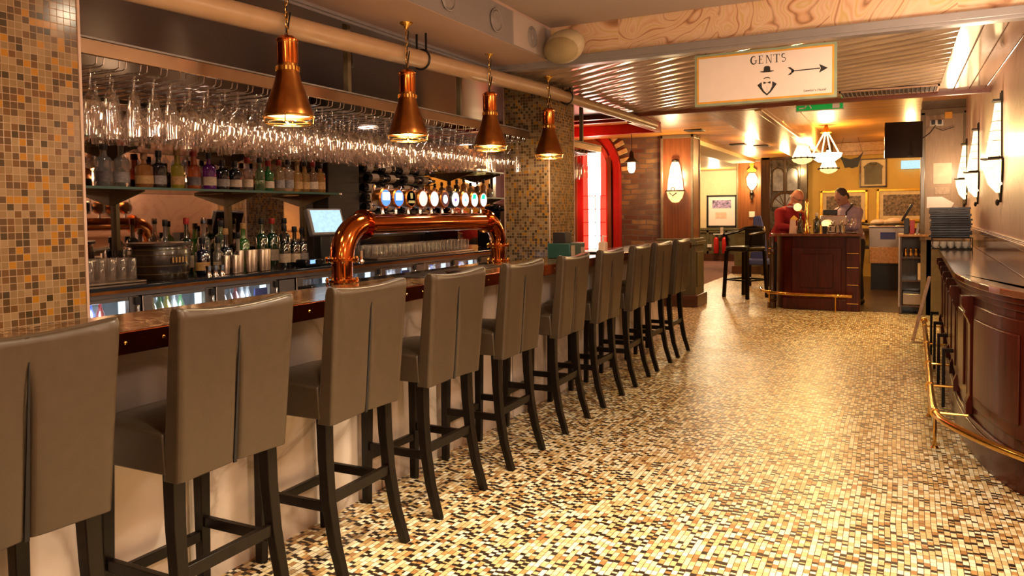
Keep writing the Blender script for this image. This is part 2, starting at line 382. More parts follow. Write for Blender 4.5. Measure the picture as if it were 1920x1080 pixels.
def thing(name, label, cat, loc=(0, 0, 0), rz=0, group=None):
    o = bpy.data.objects.new(name, None); COL.objects.link(o); o.location = loc; o.rotation_euler = (0, 0, rz)
    o.empty_display_size = .1
    return tag(o, label, cat, group)
def dup(root, loc=None, rz=None, label=None, group=None):
    def cp(o, par):
        c = o.copy(); COL.objects.link(c); c.parent = par
        for ch in list(o.children): cp(ch, c)
        return c
    r = cp(root, None)
    if loc is not None: r.location = loc
    if rz is not None: r.rotation_euler = (0, 0, rz)
    if label: r['label'] = label
    if group: r['group'] = group
    return r
def struct(name, mb, mats, bevel=0, smooth=False):
    o = part(name, mb, mats, None, bevel, smooth); o['kind'] = 'structure'; return o
def B(*a): return MB().box(*a)
RX = lambda a: Matrix.Rotation(a, 3, 'X')
RY = lambda a: Matrix.Rotation(a, 3, 'Y')
RZ = lambda a: Matrix.Rotation(a, 3, 'Z')
# ================================================================== SETTING
def wx(y, d=0): return .64+.018*(y-5)+d          # the right wall runs very slightly away
struct('floor', B(-6.3, 2.5, -3.2, 22, -.1, 0), 'floor')
struct('floor', B(-6.2, -3.2, 11.4, 21.2, .0005, .004), 'carpet')
struct('floor', B(-1.4, 1.2, 11.15, 17, .0005, .004), 'darkfloor')
struct('ceiling', B(-2.05, 1.4, -3.2, 4.68, 2.57, 2.75), 'plaster_up')
struct('ceiling', B(-2.49, -2.05, -3.2, 4.68, 2.35, 2.75), 'plaster')
struct('ceiling', B(-4.6, -2.49, -3.2, 7.56, 2.36, 2.75), 'gloss_ceiling')
struct('trim_1', MB().box(-2.53, -2.465, -3.2, 4.68, 2.335, 2.362).box(-2.51, -2.48, -3.2, 4.68, 2.322, 2.336), 'trim_grey')
struct('trim_2', MB().box(-2.49, 1.0, 4.64, 4.70, 2.325, 2.370).box(-2.49, 1.0, 4.65, 4.73, 2.308, 2.33), 'trim_grey', .004)
struct('wall_fascia', B(-2.05, 1.2, 4.685, 4.75, 2.36, 2.75), 'fascia')
struct('trim_3', MB().box(-4.2, 1.1, 7.52, 7.58, 2.315, 2.46), 'redtrim', .004)
# duct face with a pale access panel
struct('wall_bulkhead', B(-2.055, -2.045, -3.2, 4.67, 2.352, 2.55), 'trim_grey')
struct('trim_4', B(-2.046, -2.038, 4.11, 4.56, 2.354, 2.55), 'plaster_up')
# slatted ceiling: half-round bronze slats laid at an angle
def slats(name, x0, x1, y0, y1, z, pitch, depth, ang, m, seg=5):
    mb = MB(); c = Vector(((x0+x1)/2, (y0+y1)/2, 0)); L = max(x1-x0, y1-y0)*1.1; R = RZ(ang); n = int(L/pitch)
    for i in range(-n, n):
        rv = random.uniform(-.0016, .0016)
        for k in range(seg):
            a0, a1 = pi*k/seg, pi*(k+1)/seg
            q = []
            for a, xx in ((a0, -L), (a0, L), (a1, L), (a1, -L)):
                v = R @ Vector((xx, (i+.5)*pitch-cos(a)*pitch*.46, 0))
                q.append((v.x+c.x, v.y+c.y, z-sin(a)*(depth+rv)))
            mb.add(q, [(0, 1, 2, 3)])
    me = mb.mesh(name, m, True); bm = bmesh.new(); bm.from_mesh(me)
    for co, no in (((x0, 0, 0), (-1, 0, 0)), ((x1, 0, 0), (1, 0, 0)), ((0, y0, 0), (0, -1, 0)), ((0, y1, 0), (0, 1, 0))):
        bmesh.ops.bisect_plane(bm, geom=bm.verts[:]+bm.edges[:]+bm.faces[:], plane_co=co, plane_no=no, clear_outer=True)
    bm.to_mesh(me); bm.free()
    o = part(name, me, None); o['kind'] = 'structure'; return o
slats('ceiling', -2.49, .30, 4.73, 7.53, 2.359, .15, .012, radians(-27), 'slat')
struct('ceiling', B(-2.49, 1.1, 4.75, 7.55, 2.361, 2.75), 'slat')
mb = MB()
for i in range(4): mb.box(.30+i*.115, .30+i*.115+.110, 4.74, 7.53, 2.345, 2.361)
struct('ceiling', mb, 'panel_board', .003)
# beyond the trim: orange boarded ceilings and the long beam
struct('ceiling', B(-6.3, -1.22, 7.56, 21.3, 2.45, 2.8), 'orangeceil')
struct('ceiling', B(-1.22, 1.6, 7.56, 17.2, 2.70, 2.8), 'orangeceil')
struct('wall_step', B(-1.22, 1.2, 7.54, 7.58, 2.44, 2.8), 'orangeceil')
struct('trim_5', MB().box(-1.72, -1.24, 7.7, 16.95, 2.33, 2.46).box(-1.24, -1.20, 7.7, 16.95, 2.33, 2.70).box(-1.24, -1.17, 7.7, 16.95, 2.31, 2.36), 'beam', .008)
struct('trim_6', MB().box(-1.18, 1.2, 16.86, 17.0, 2.52, 2.7).box(-1.18, 1.2, 16.93, 17.0, 2.44, 2.53), 'beam', .01)
struct('trim_7', B(-3.2, -2.72, 11.6, 17.0, 2.38, 2.45), 'cream', .006)
# walls
def vwall(name, pts, z0, z1, th, m):
    (xa, ya), (xb, yb) = pts; d = Vector((xb-xa, yb-ya, 0)).normalized(); n = Vector((d.y, -d.x, 0))*th
    return struct(name, MB().prism([(xa, ya), (xb, yb), (xb+n.x, yb+n.y), (xa+n.x, ya+n.y)], z0, z1), m)
vwall('wall_right', ((wx(-3.2), -3.2), (wx(11.45), 11.45)), 0, 2.75, .12, 'wallpink')
struct('wall_back', B(-4.6, 1.2, -3.3, -3.2, 0, 2.75), 'wallpink')
struct('wall_left', B(-4.32, -4.22, -3.2, 7.95, 0, 2.5), 'darkwood')
struct('wall_left_rear', B(-5.2, -5.1, 7.9, 10.95, 0, 2.6), 'darkwood')
struct('wall_return', B(-5.1, -4.2, 7.88, 7.95, 0, 2.6), 'darkwood')
struct('wall_brick', B(-5.2, -3.05, 10.95, 11.1, 0, 2.6), 'brick')
struct('wall_far', B(-1.95, 1.6, 17.0, 17.15, 0, 2.8), 'yellow')
struct('wall_alcove', B(-6.3, -1.9, 21.2, 21.35, 0, 2.6), 'cream')
struct('wall_alcove_left', B(-6.35, -6.2, 11.1, 21.3, 0, 2.6), 'cream')
struct('wall_service', B(1.2, 1.35, 11.4, 17.1, 0, 2.8), 'yellow')
struct('wall_corridor', B(-2.45, -1.9, 18.2, 18.3, 0, 2.5), 'cream')
struct('trim_8', MB().box(-6.2, -1.95, 21.12, 21.2, .0, .84), 'green')
mb = MB()
mb.box(-6.2, -1.95, 21.06, 21.2, .84, .90)
for i in range(9): mb.box(-6.15+i*.5, -6.15+i*.5+.06, 21.08, 21.13, .2, .84)
mb.box(-6.2, -1.95, 21.08, 21.13, .78, .84).box(-6.2, -1.95, 21.08, 21.13, .2, .28)
struct('trim_9', mb, 'green', .004)
struct('baseboard_alcove', B(-6.2, -1.95, 21.05, 21.2, 0, .2), 'skirting', .004)
# right wall: mahogany-coloured upstand with a moulded rail above the counter
def rail(name, z0, z1, out, m, y0=-3, y1=11):
    return struct(name, MB().prism([(wx(y0), y0), (wx(y0)-out, y0), (wx(y1)-out, y1), (wx(y1), y1)], z0, z1), m, .006)
rail('trim_10', 1.115, 1.15, .035, 'panel_board'); rail('trim_11', 1.15, 1.165, .022, 'panel_board'); rail('trim_12', .96, 1.115, .012, 'panel_board')
# mosaic pillars standing in the bar
for (x0, x1, y0, y1) in ((-3.0, -2.41, .1, 1.64), (-2.80, -2.41, 5.45, 5.96)):
    struct('wall_pillar', B(x0, x1, y0, y1, 0, 2.43), 'mosaic')
    struct('trim_13', MB().box(x1-.002, x1+.004, y1-.006, y1+.003, 1.02, 2.40).box(x1-.004, x1+.004, y0-.003, y0+.006, 1.02, 2.40).box(x0-.003, x0+.006, y0-.003, y0+.003, 1.02, 2.40), 'plaster')
# timber columns
def column(x0, x1, y0, y1, ztop=2.45):
    t = .035
    struct('wall_column', B(x0+.012, x1-.012, y0+.012, y1-.012, .9, ztop), 'veneer')
    m = MB()
    for x in (x0, x1-t):
        for y in (y0, y1-t): m.box(x, x+t, y, y+t, .95, ztop)
    m.box(x0, x1, y0, y1, ztop-.05, ztop-.001)
    struct('trim_14', m, 'columntrim', .006)
    struct('trim_15', MB().box(x0-.04, x1+.04, y0-.04, y1+.04, .0, .88).box(x0-.07, x1+.07, y0-.07, y1+.07, .88, .93).box(x0-.05, x1+.05, y0-.05, y1+.05, .93, .97), 'green', .006)
    struct('trim_16', MB().box(x0+.03, x1-.03, y0-.052, y0-.038, .28, .78).box(x1+.038, x1+.052, y0+.03, y1-.03, .28, .78), 'green', .01)
    struct('baseboard_column', B(x0-.08, x1+.08, y0-.08, y1+.08, 0, .17), 'skirting', .01)
column(-3.05, -2.58, 10.85, 11.3)
column(-3.11, -2.40, 17.0, 17.6)
# grey pilaster at the end of the counter
struct('wall_pilaster', B(.27, .80, 11.0, 11.4, .0, 2.7), 'columntrim')
struct('trim_17', MB().box(.255, .31, 10.97, 11.02, .95, 2.56).box(.72, .77, 10.97, 11.02, .95, 2.56).box(.255, .77, 10.97, 11.02, 2.52, 2.60), 'columntrim', .008)
struct('wall_pilaster_panel', B(.31, .72, 10.985, 11.01, .96, 2.52), mat('tan board', (.34, .23, .14), .35, stretch=(8, 8, 1)))
# brick wall furniture: arched red doorway
def arch_pts(x0, x1, z0, zs, zt, n=10):
    """pointed arch outline in x,z from bottom left, clockwise"""
    xc = (x0+x1)/2; L = []; 
    for i in range(n+1):
        t = i/n; L.append((x0+(xc-x0)*(1-cos(t*pi/2))**1.0*1.0 if False else x0+(xc-x0)*t**1.6, zs+(zt-zs)*sin(t*pi/2)))
    Rr = [(2*xc-x, z) for x, z in reversed(L[:-1])]
    return [(x0, z0)]+L+Rr+[(x1, z0)]
AX0, AX1, AZS, AZT = -4.60, -3.76, 2.0, 2.52
MXZ = Matrix(((1, 0, 0), (0, 0, 1), (0, 1, 0)))
def arch_band(mb, g0, g1, y0, y1):
    a = arch_pts(AX0-g1, AX1+g1, 0, AZS, AZT+g1*1.2); b = arch_pts(AX0-g0, AX1+g0, 0, AZS, AZT+g0*1.2); n = len(a)
    vs = [(x, y, z) for y in (y0, y1) for (x, z) in a+b]
    fs = []
    for i in range(n-1):
        fs += [(i, i+1, n+i+1, n+i), (2*n+i, 3*n+i, 3*n+i+1, 2*n+i+1), (i, 2*n+i, 2*n+i+1, i+1), (n+i, n+i+1, 3*n+i+1, 3*n+i)]
    mb.add(vs, fs)
mb = MB(); arch_band(mb, .0, .09, 10.84, 10.95); struct('door_1', mb, 'redwall')
mb = MB(); arch_band(mb, -.10, -.04, 10.86, 10.95); struct('trim_18', mb, 'veneer')
o = struct('door_2', MB().prism(arch_pts(AX0, AX1, 0, AZS, AZT), 10.915, 10.925, MXZ), 'redwall')
struct('window_1', B(-4.18, -3.98, 10.895, 10.912, .3, 2.30), 'white_glow')
struct('window_2', MB().box(-4.26, -4.18, 10.90, 10.913, .3, 2.25).box(-3.98, -3.90, 10.90, 10.913, .3, 2.25), 'red_glow')
struct('trim_22', MB().box(-4.44, -4.36, 10.88, 10.914, 0, 2.2).box(-3.84, -3.80, 10.87, 10.914, 0, 2.2), 'veneer')
mb = MB()
for z in (.6, .8, 1.0, 1.2, 1.4, 1.6): mb.box(-4.26, -3.90, 10.886, 10.896, z, z+.012)
for x in (-4.18, -4.06, -3.98): mb.box(x-.005, x+.005, 10.886, 10.896, .3, 1.6)
struct('trim_23', mb, 'redwall')
# yellow voussoirs round the arch
mb = MB(); a = arch_pts(AX0-.17, AX1+.17, 1.95, AZS, AZT+.20, 9)
for i in range(1, len(a)-1):
    (x, z), (x2, z2) = a[i-1], a[i+1]; ang = atan2(z2-z, x2-x)
    M = Matrix.Translation((a[i][0], 0, a[i][1])) @ Matrix.Rotation(-ang, 4, 'Y')
    vs = MB().box(-.032, .032, 10.905, 10.952, -.07, .07); vs.v = [tuple(M @ Vector(q)) for q in vs.v]; mb.add(vs.v, vs.f)
struct('trim_19', mb, 'yellowbrick', .006)
# red lit recess above
struct('trim_20', MB().box(-4.2, -2.62, 8.20, 8.26, 2.36, 2.45).box(-2.66, -2.60, 8.14, 9.3, 2.33, 2.45).box(-4.4, -2.6, 9.24, 9.30, 2.33, 2.45), 'redwall', .005)
struct('trim_21', B(-4.4, -2.70, 9.34, 9.40, 2.37, 2.40), 'beam', .004)
mir = [('wall_mirror', B(-4.22, -4.20, 1.2, 4.80, 1.0, 2.36)), ('wall_mirror', B(-4.22, -4.20, 6.42, 7.8, 1.0, 2.36))]
for n_, b_ in mir: struct(n_, b_, 'mirror')
struct('wall_timber', B(-4.22, -4.06, 4.82, 5.22, 1.0, 2.36), mat('dark brown post', (.016, .006, .003), .6), .01)
light('POINT', (-4.15, 10.6, 1.5), 5, (1, .30, .20), .1)
light('POINT', (-4.1, 10.2, 2.3), 4, (1, .04, .02), .08)
light('POINT', (-3.6, 8.8, 2.25), 5, (1, .05, .03), .05)

# ================================================================== BAR STOOLS
def stool_back():
    """upholstered back: rear skin with a centre split that widens downwards, dished top"""
    W, H0, H1 = .46, .585, 1.095; nu, nv = 24, 16; vs = []; fs = []
    def P(u, v, side):                      # u 0..1 across (y), v 0..1 up, side 0 rear 1 front
        y = (u-.5)*W; e = abs(2*u-1)
        z = H0+(H1-H0)*v
        if v > .93: z -= .018*(1-e**2)*((v-.93)/.07)
        if v < .07: z += .006*(1-e**2)*((.07-v)/.07)
        taper = 1-.05*(1-v); y *= taper
        rear = .180+.046*v - .018*(1-e**2)*v**2
        th = .078-.016*v
        if side == 0:
            x = rear; g = abs(u-.5)*W
            if v < .86: x -= .024*math.exp(-(g/.0085)**2)*min(1, (.86-v)*4)+.008*math.exp(-(g/.035)**2)*(.86-v)
            if e > .9: x -= .012*((e-.9)/.1)**2
            if v > .95: x -= .010*((v-.95)/.05)**2
        else:
            x = rear-th
            if e > .9: x += .012*((e-.9)/.1)**2
            if v > .95: x += .010*((v-.95)/.05)**2
        return (x, y, z)
    us = sorted(set([i/nu for i in range(nu+1)]+[.5-.03, .5-.018, .5-.009, .5+.009, .5+.018, .5+.03, .02, .98]))
    vv = sorted(set([i/nv for i in range(nv+1)]+[.02, .98, .86, .93]))
    A, Bn = len(us), len(vv)
    for side in (0, 1):
        for v in vv:
            for u in us: vs.append(P(u, v, side))
    id_ = lambda s, j, i: s*A*Bn+j*A+i
    for s in (0, 1):
        for j in range(Bn-1):
            for i in range(A-1):
                q = (id_(s, j, i), id_(s, j, i+1), id_(s, j+1, i+1), id_(s, j+1, i)); fs.append(q if s == 0 else q[::-1])
    for j in range(Bn-1):
        fs.append((id_(0, j, 0), id_(0, j+1, 0), id_(1, j+1, 0), id_(1, j, 0))); fs.append((id_(0, j, A-1), id_(1, j, A-1), id_(1, j+1, A-1), id_(0, j+1, A-1)))
    for i in range(A-1):
        fs.append((id_(0, 0, i), id_(1, 0, i), id_(1, 0, i+1), id_(0, 0, i+1))); fs.append((id_(0, Bn-1, i), id_(0, Bn-1, i+1), id_(1, Bn-1, i+1), id_(1, Bn-1, i)))
    return MB().add(vs, fs)
def make_stool():
    t = thing('bar_stool', '', 'bar stool', group='taupe bar stools along the marble bar')
    part('backrest', stool_back(), 'leather', t, .006)
    mb = MB()   # seat: waterfall cushion
    prof = [(-.235, .60), (-.245, .62), (-.243, .70), (-.228, .728), (-.18, .742), (-.02, .746), (.12, .738), (.13, .60)]
    n = len(prof); ys = [-.222, -.212, -.19, -.10, 0, .10, .19, .212, .222]; vs = []
    for y in ys:
        e = abs(y)/.222
        for x, z in prof:
            zz = z-(.016*e**6 if z > .7 else 0)+(.005*e**6 if z < .61 else 0); vs.append((x*(1-.02*e**6), y, zz))
    fs = [(j*n+i, j*n+(i+1) % n, (j+1)*n+(i+1) % n, (j+1)*n+i) for j in range(len(ys)-1) for i in range(n)]
    fs += [tuple(range(n-1, -1, -1)), tuple((len(ys)-1)*n+i for i in range(n))]
    part('seat', MB().add(vs, fs), 'leather', t, .006)
    mb = MB()
    for i in range(4): mb.bar((.168+.046*(i*.2), 0, .586+.108*i), (.168+.046*(i+1)*.2, 0, .586+.108*(i+1)), .0125-.0024*i, .005, .0125-.0024*(i+1), up=(1, 0, 0))
    part('seam', mb, 'seam', t)
    for s in (-1, 1):
        part('leg', MB().bar((-.195, s*.185, .61), (-.205, s*.19, 0), .044, None, .034), 'legwood', t, .003)
        mb = MB(); q = [(.118, .62), (.122, .45), (.134, .30), (.162, .14), (.205, 0)]
        vs = []
        for i, (x, z) in enumerate(q):
            w_ = .046-.012*i/4; y = s*(.185+.003*i)
            vs += [(x-w_/2, y-w_/2, z), (x+w_/2, y-w_/2, z), (x+w_/2, y+w_/2, z), (x-w_/2, y+w_/2, z)]
        fs = [(i*4+k, i*4+(k+1) % 4, i*4+4+(k+1) % 4, i*4+4+k) for i in range(4) for k in range(4)]+[(3, 2, 1, 0), (16, 17, 18, 19)]
        part('leg', MB().add(vs, fs), 'legwood', t, .003)
        part('stretcher', MB().bar((-.2, s*.187, .27), (.136, s*.188, .27), .022, .036), 'legwood', t, .002)
    part('stretcher', MB().bar((.135, -.188, .30), (.135, .188, .30), .022, .040), 'legwood', t, .002)
    part('stretcher', MB().bar((-.2, -.187, .22), (-.2, .187, .22), .022, .036), 'legwood', t, .002)
    return t
proto = make_stool()
SY = [1.08, 1.72, 2.38, 3.05, 3.75, 4.48, 5.18, 5.88, 6.52, 7.19]
SL = ['taupe leather bar stool nearest the camera, cut by the left picture edge',
      'taupe leather bar stool second from the camera, in front of the copper bar edge',
      'taupe leather bar stool third from the camera, below the left copper upright',
      'taupe leather bar stool fourth from the camera, below the copper tap pipe',
      'taupe leather bar stool fifth from the camera, in front of the tiled pillar face',
      'taupe leather bar stool sixth from the camera, in front of the green caddy',
      'taupe leather bar stool seventh from the camera, beside the pink bottle',
      'taupe leather bar stool eighth from the camera, below the lit red arch',
      'taupe leather bar stool ninth from the camera, next to last in the row',
      'taupe leather bar stool at the far end of the row, before the wooden column']
SR = [-.01, .0, .01, -.03, .0, .02, -.01, .03, -.02, .0]
for i, y in enumerate(SY):
    o = proto if i == 0 else dup(proto)
    o.location = (-2.01, y, 0); o.rotation_euler = (0, 0, SR[i]); o['label'] = SL[i]

# ================================================================== THE BAR
t = thing('bar_counter', 'long white marble bar with copper-edged gold brown top', 'bar counter', (-2.3, 4, 0))
part('body', MB().box(-.105, .03, -3.8, 4.15, 0, .965), 'barface', t)
mb = MB()
for y in (-2.4, -.95, .5, 1.95, 3.4): mb.box(.0295, .0312, y-.002, y+.002, 0, .965)
part('joint', mb, 'seam', t)
part('counter_top', B(-.108, .288, -3.8, 4.3, .975, 1.02), 'bartop', t, .006)
part('under_panel', B(-.105, .20, -3.8, 4.2, .950, .976), 'darkwood', t); part('service_ledge', MB().box(-.24, -.1085, -1.22, .86, .93, 1.0195), 'worktop', t, .004)
ce = part('copper_edge', MB().box(.286, .302, -3.8, 4.31, .955, 1.0215).box(-.1, .3, 4.298, 4.312, .955, 1.0215), 'copper_edge', t, .003)
rm = MB().ell((0, 0, 0), (.003, .006, .006), 8).mesh('rivet', 'brass')
for i in range(62):
    r = bpy.data.objects.new('rivet', rm); COL.objects.link(r); r.parent = ce; r.location = (.303, -3.7+i*.13, .989)
# ------------------------------------------------------------------ copper tap tower on the bar
TX = -2.45
t = thing('tap_tower', 'polished copper pipe arch carrying ten round beer taps on the bar', 'beer tower', (TX, 0, 1.02))
def arc(cy, cz, r, a0, a1, n=10): return [(0, cy+r*cos(a0+(a1-a0)*i/n), cz+r*sin(a0+(a1-a0)*i/n)) for i in range(n+1)]
YA, YB, ZP, R_ = 3.00, 4.66, .285, .17
part('pipe', MB().tube([(0, YA+R_, ZP), (0, YB-R_, ZP)], .054, 24), 'copper', t)
part('elbow', MB().tube(arc(YA+R_, ZP-R_, R_, pi, pi/2), .060, 24), 'copper', t)
part('elbow', MB().tube(arc(YB-R_, ZP-R_, R_, 0, pi/2), .056, 24), 'copper', t)
BOLT = MB().lathe([(0, -.017), (.006, -.015), (.007, -.009), (.007, .009), (.006, .015), (0, .017)], n=8).mesh('bolt', 'brass')
for y in (YA, YB):
    part('upright', MB().tube([(0, y, 0), (0, y, ZP-R_)], .052, 24), 'copper', t)
    for z in (.012, .115):
        f = part('flange', MB().lathe([(.06, z-.008), (.082, z-.006), (.082, z+.006), (.06, z+.008)], (0, y, 0), 24), 'copper', t)
        for k in range(8):
            bo = bpy.data.objects.new('bolt', BOLT); COL.objects.link(bo); bo.parent = f; bo.location = (.073*cos(k*pi/4), y+.073*sin(k*pi/4), z)
for y in (YA+R_+.01, YB-R_-.01):
    part('flange', MB().lathe([(.055, -.012), (.078, -.010), (.078, .010), (.055, .012)], (0, y, ZP), 24, RX(pi/2)), 'copper', t)
part('valve', MB().tube([(.05, YA+.09, .10), (.05, YA+.09, .155)], .008, 8).ell((.05, YA+.09, .10), .014), 'chrome', t)
t = None
BADGE = [('blue and white', [(.10, .25, .75), (.9, .9, .95)], 'band'), ('blue and white', [(.06, .20, .70), (.9, .9, .95)], 'band'), ('black with a gold harp shape', [(.01, .01, .012), (.75, .5, .15)], 'dark'),
         ('pale pink', [(.9, .55, .45), (.95, .7, .6)], 'plain'), ('white', [(.9, .88, .82), (.9, .9, .88)], 'dot'), ('dark with a white centre', [(.08, .03, .03), (.9, .85, .85)], 'inner'),
         ('violet-rimmed white', [(.90, .86, .95), (.2, .1, .4)], 'plain'), ('creamy white', [(.92, .80, .70), (.2, .4, .45)], 'dot'), ('green and white', [(.7, .85, .8), (.02, .45, .28)], 'top'), ('green and white', [(.65, .85, .82), (.02, .5, .3)], 'top')]
ORD = ['first on the copper pipe', 'second on the copper pipe', 'third on the copper pipe', 'fourth on the copper pipe', 'fifth on the copper pipe', 'sixth on the copper pipe', 'seventh on the copper pipe', 'third from the far end', 'second from the far end', 'last on the copper pipe']
for i, (nm, cs, kind) in enumerate(BADGE):
    y = 3.34+i*.1195
    t = thing('beer_tap', 'beer tap with round %s badge, %s' % (nm, ORD[i]), 'beer tap', (TX, y, 1.358), 0, 'lit beer taps on the copper pipe')
    part('stem', MB().lathe([(.012, 0), (.009, .02), (.009, .04), (.013, .045)], n=10), 'chrome', t)
    part('badge_housing', MB().lathe([(.044, -.035), (.053, -.02), (.053, .020), (.047, .026)], (0, 0, .085), 24, RY(pi/2)), 'copper_dark' if kind != 'plain' or i != 6 else 'black', t)
    fm = glow('badge %d' % i, cs[0], 1.5 if kind != 'dark' else .15)
    face = part('badge_face', MB().lathe([(.0, .0265), (.043, .0265), (.044, .024)][::-1], (0, 0, .085), 24, RY(pi/2)), fm, t)
    f2 = glow('badge mark %d' % i, cs[1], 1.6 if kind != 'dark' else .6); mb = MB()
    if kind == 'band': mb.prism([(-.030, -.012), (.030, -.012), (.032, .030), (-.032, .030)], .0268, .0280, Matrix(((0, 0, 1), (1, 0, 0), (0, 1, 0))))
    elif kind == 'dark': mb.prism([(-.008, -.002), (.012, .0), (.010, .030), (-.012, .030)], .0268, .0280, Matrix(((0, 0, 1), (1, 0, 0), (0, 1, 0)))).prism([(-.032, -.026), (.032, -.026), (.028, -.012), (-.028, -.012)], .0268, .0280, Matrix(((0, 0, 1), (1, 0, 0), (0, 1, 0))))
    elif kind == 'inner': mb.lathe([(.026, .0268), (.026, .0280), (.0, .0281)], n=20, M=RY(pi/2))
    elif kind == 'top': mb.prism([(-.03, .006), (.012, .006), (.018, .034), (-.018, .034)], .0268, .0280, Matrix(((0, 0, 1), (1, 0, 0), (0, 1, 0))))
    else: mb.prism([(-.012, -.012), (.014, -.008), (.010, .006), (-.010, .004)], .0268, .0280, Matrix(((0, 0, 1), (1, 0, 0), (0, 1, 0))))
    mb.v = [(a, b, c+.085) for a, b, c in mb.v]; part('badge_mark', mb, f2, face)
    part('handle', MB().tube([(-.06, 0, .03), (-.06, 0, .12), (-.05, 0, .155)], [.006, .007, .010], 8).tube([(-.06, 0, .05), (0, 0, .05)], .008, 8), 'chrome', t)

# ------------------------------------------------------------------ bar pendants
def make_pendant(zc):
    t = thing('pendant_lamp', '', 'pendant lamp', group='copper cone pendants over the bar')
    sh = [(.028, .345), (.042, .338), (.045, .325), (.042, .315), (.041, .235), (.045, .205), (.054, .165), (.096, .045), (.101, .030), (.103, .012)]
    prof = sh[::-1]
    inner = [(r-.004, z-.002) for r, z in sh[1:]]
    mb = MB().open_lathe(prof+[(.0, .348)], n=32)
    mb.open_lathe([(.100, .014)]+[(max(.02, r-.006), z-.004) for r, z in reversed(sh[:-1])], n=32)
    part('shade', mb, 'copper_dark', t)
    part('neck', MB().open_lathe([(.0440, .235), (.0435, .320), (.0465, .335), (.03, .349)], n=28), 'copper', t)
    mb = MB()
    for k in range(20):
        a = 2*pi*k/20; mb.box(.042, .0490, -.0040, .0040, .205, .222, RZ(a).to_4x4())
    part('collar', mb, 'brass', t); 
    part('rim', MB().tube([(.1035*cos(a*pi/16), .1035*sin(a*pi/16), .014) for a in range(33)], .005, 8), 'brass', t)
    part('reflector', MB().open_lathe([(.094, .020), (.075, .05), (.04, .07), (.0, .075)], n=24), 'shade', t)
    part('bulb', MB().ell((0, 0, .040), (.028, .028, .032), 12), 'bulb_hot', t)
    mb = MB().tube([(.098*cos(a*pi/12), .098*sin(a*pi/12), -.014) for a in range(25)], .003, 6)
    for k in range(4): mb.tube([(.103*cos(k*pi/2+.6), .103*sin(k*pi/2+.6), .02), (.099*cos(k*pi/2+.6), .099*sin(k*pi/2+.6), -.014), (0, 0, -.016)], .0028, 6)
    part('guard', mb, 'brass', t)
    mb = MB(); n = int((zc-.36)/.03)
    for k in range(n):
        z = .36+k*.03; A = RZ(k*pi/2)
        mb.tube([A @ Vector((.007*cos(a), 0, z+.015+.017*sin(a))) for a in [j*pi/4 for j in range(9)]], .0018, 5, False)
    part('chain', mb, 'brass', t)
    part('cord', MB().tube([(0, 0, .35), (.012, .01, .45), (-.012, .0, zc*.55), (.010, .006, zc-.05), (0, 0, zc-.01)], .0035, 6), 'black', t)
    part('ceiling_rose', MB().lathe([(.008, zc-.035), (.014, zc-.02), (.034, zc-.006), (.036, zc)], n=16), 'brass', t)
    return t
PL = [(2.48, 1.755), (3.36, 1.755), (4.27, 1.765), (5.18, 1.77)]
PN = ['copper cone pendant nearest the camera, over the second bar stool', 'copper cone pendant second from the camera, in front of the pipe clamp', 'copper cone pendant third from the camera, over the far end of the tap tower', 'copper cone pendant farthest along the bar, beside the tiled pillar']
pp = None
for i, (y, z) in enumerate(PL):
    zt = 2.35-z
    if i in (0, 3): pp = make_pendant(zt); o = pp
    else: o = dup(pp)
    lx = -2.29
    o.location = (lx, y, z); o['label'] = PN[i]
    light('POINT', (lx, y, z-.03), 5.5, (1, .70, .38), .06)

# ------------------------------------------------------------------ painted pipe
t = thing('service_pipe', 'cream painted pipe running along the bar under the ceiling', 'pipe', (0, 0, 0))
pz = lambda y: 2.155+.0365*(y-2.16) if y < 5.2 else 2.266+.009*(y-5.2)
PX = -2.355
part('pipe', MB().tube([(PX, -1, pz(-1)), (PX, 5.19, pz(5.19)), (PX, 5.55, pz(5.55))], .048, 20), 'pipe', t)
part('pipe', MB().tube([(PX, 5.55, pz(5.55)), (PX, 8.15, pz(8.15))], .042, 20), 'pipe', t, label='thinner far length of cream pipe')
for y in (3.60, 5.68):
    z = pz(y); mb = MB()
    mb.tube([(PX+.054*cos(a*pi/10), y, z+.054*sin(a*pi/10)) for a in range(-15, 8)], .006, 8)
    mb.bar((PX-.03, y, z+.045), (PX-.03, y, 2.35), .012, .004).bar((PX+.03, y, z+.045), (PX+.03, y, 2.35), .012, .004)
    part('clamp', mb, 'black', t)

# ------------------------------------------------------------------ hanging glass racks
def glass_mesh(kind):
    P = {'wine': [(.0, .0), (.034, -.001), (.033, -.004), (.006, -.010), (.0035, -.02), (.0035, -.085), (.008, -.098), (.030, -.120), (.043, -.150), (.043, -.185), (.034, -.235)],
         'balloon': [(.0, .0), (.036, -.001), (.035, -.004), (.006, -.010), (.004, -.02), (.004, -.075), (.010, -.088), (.032, -.108), (.045, -.145), (.0455, -.180), (.036, -.232)],
         'flute': [(.0, .0), (.030, -.001), (.029, -.004), (.006, -.010), (.0035, -.02), (.0035, -.060), (.008, -.072), (.020, -.095), (.027, -.150), (.026, -.245)]}[kind]
    return MB().open_lathe(P, n=16).mesh('glass', 'glass')
GM = {k: glass_mesh(k) for k in ('wine', 'balloon', 'flute')}
GL = {'wine': ('wine_glass', 'clear wine glass hanging upside down from the bar rack'), 'balloon': ('balloon_glass', 'clear balloon glass with a wide bowl hanging upside down from the bar rack'), 'flute': ('flute_glass', 'clear slim glass with a tall bowl hanging upside down from the bar rack')}
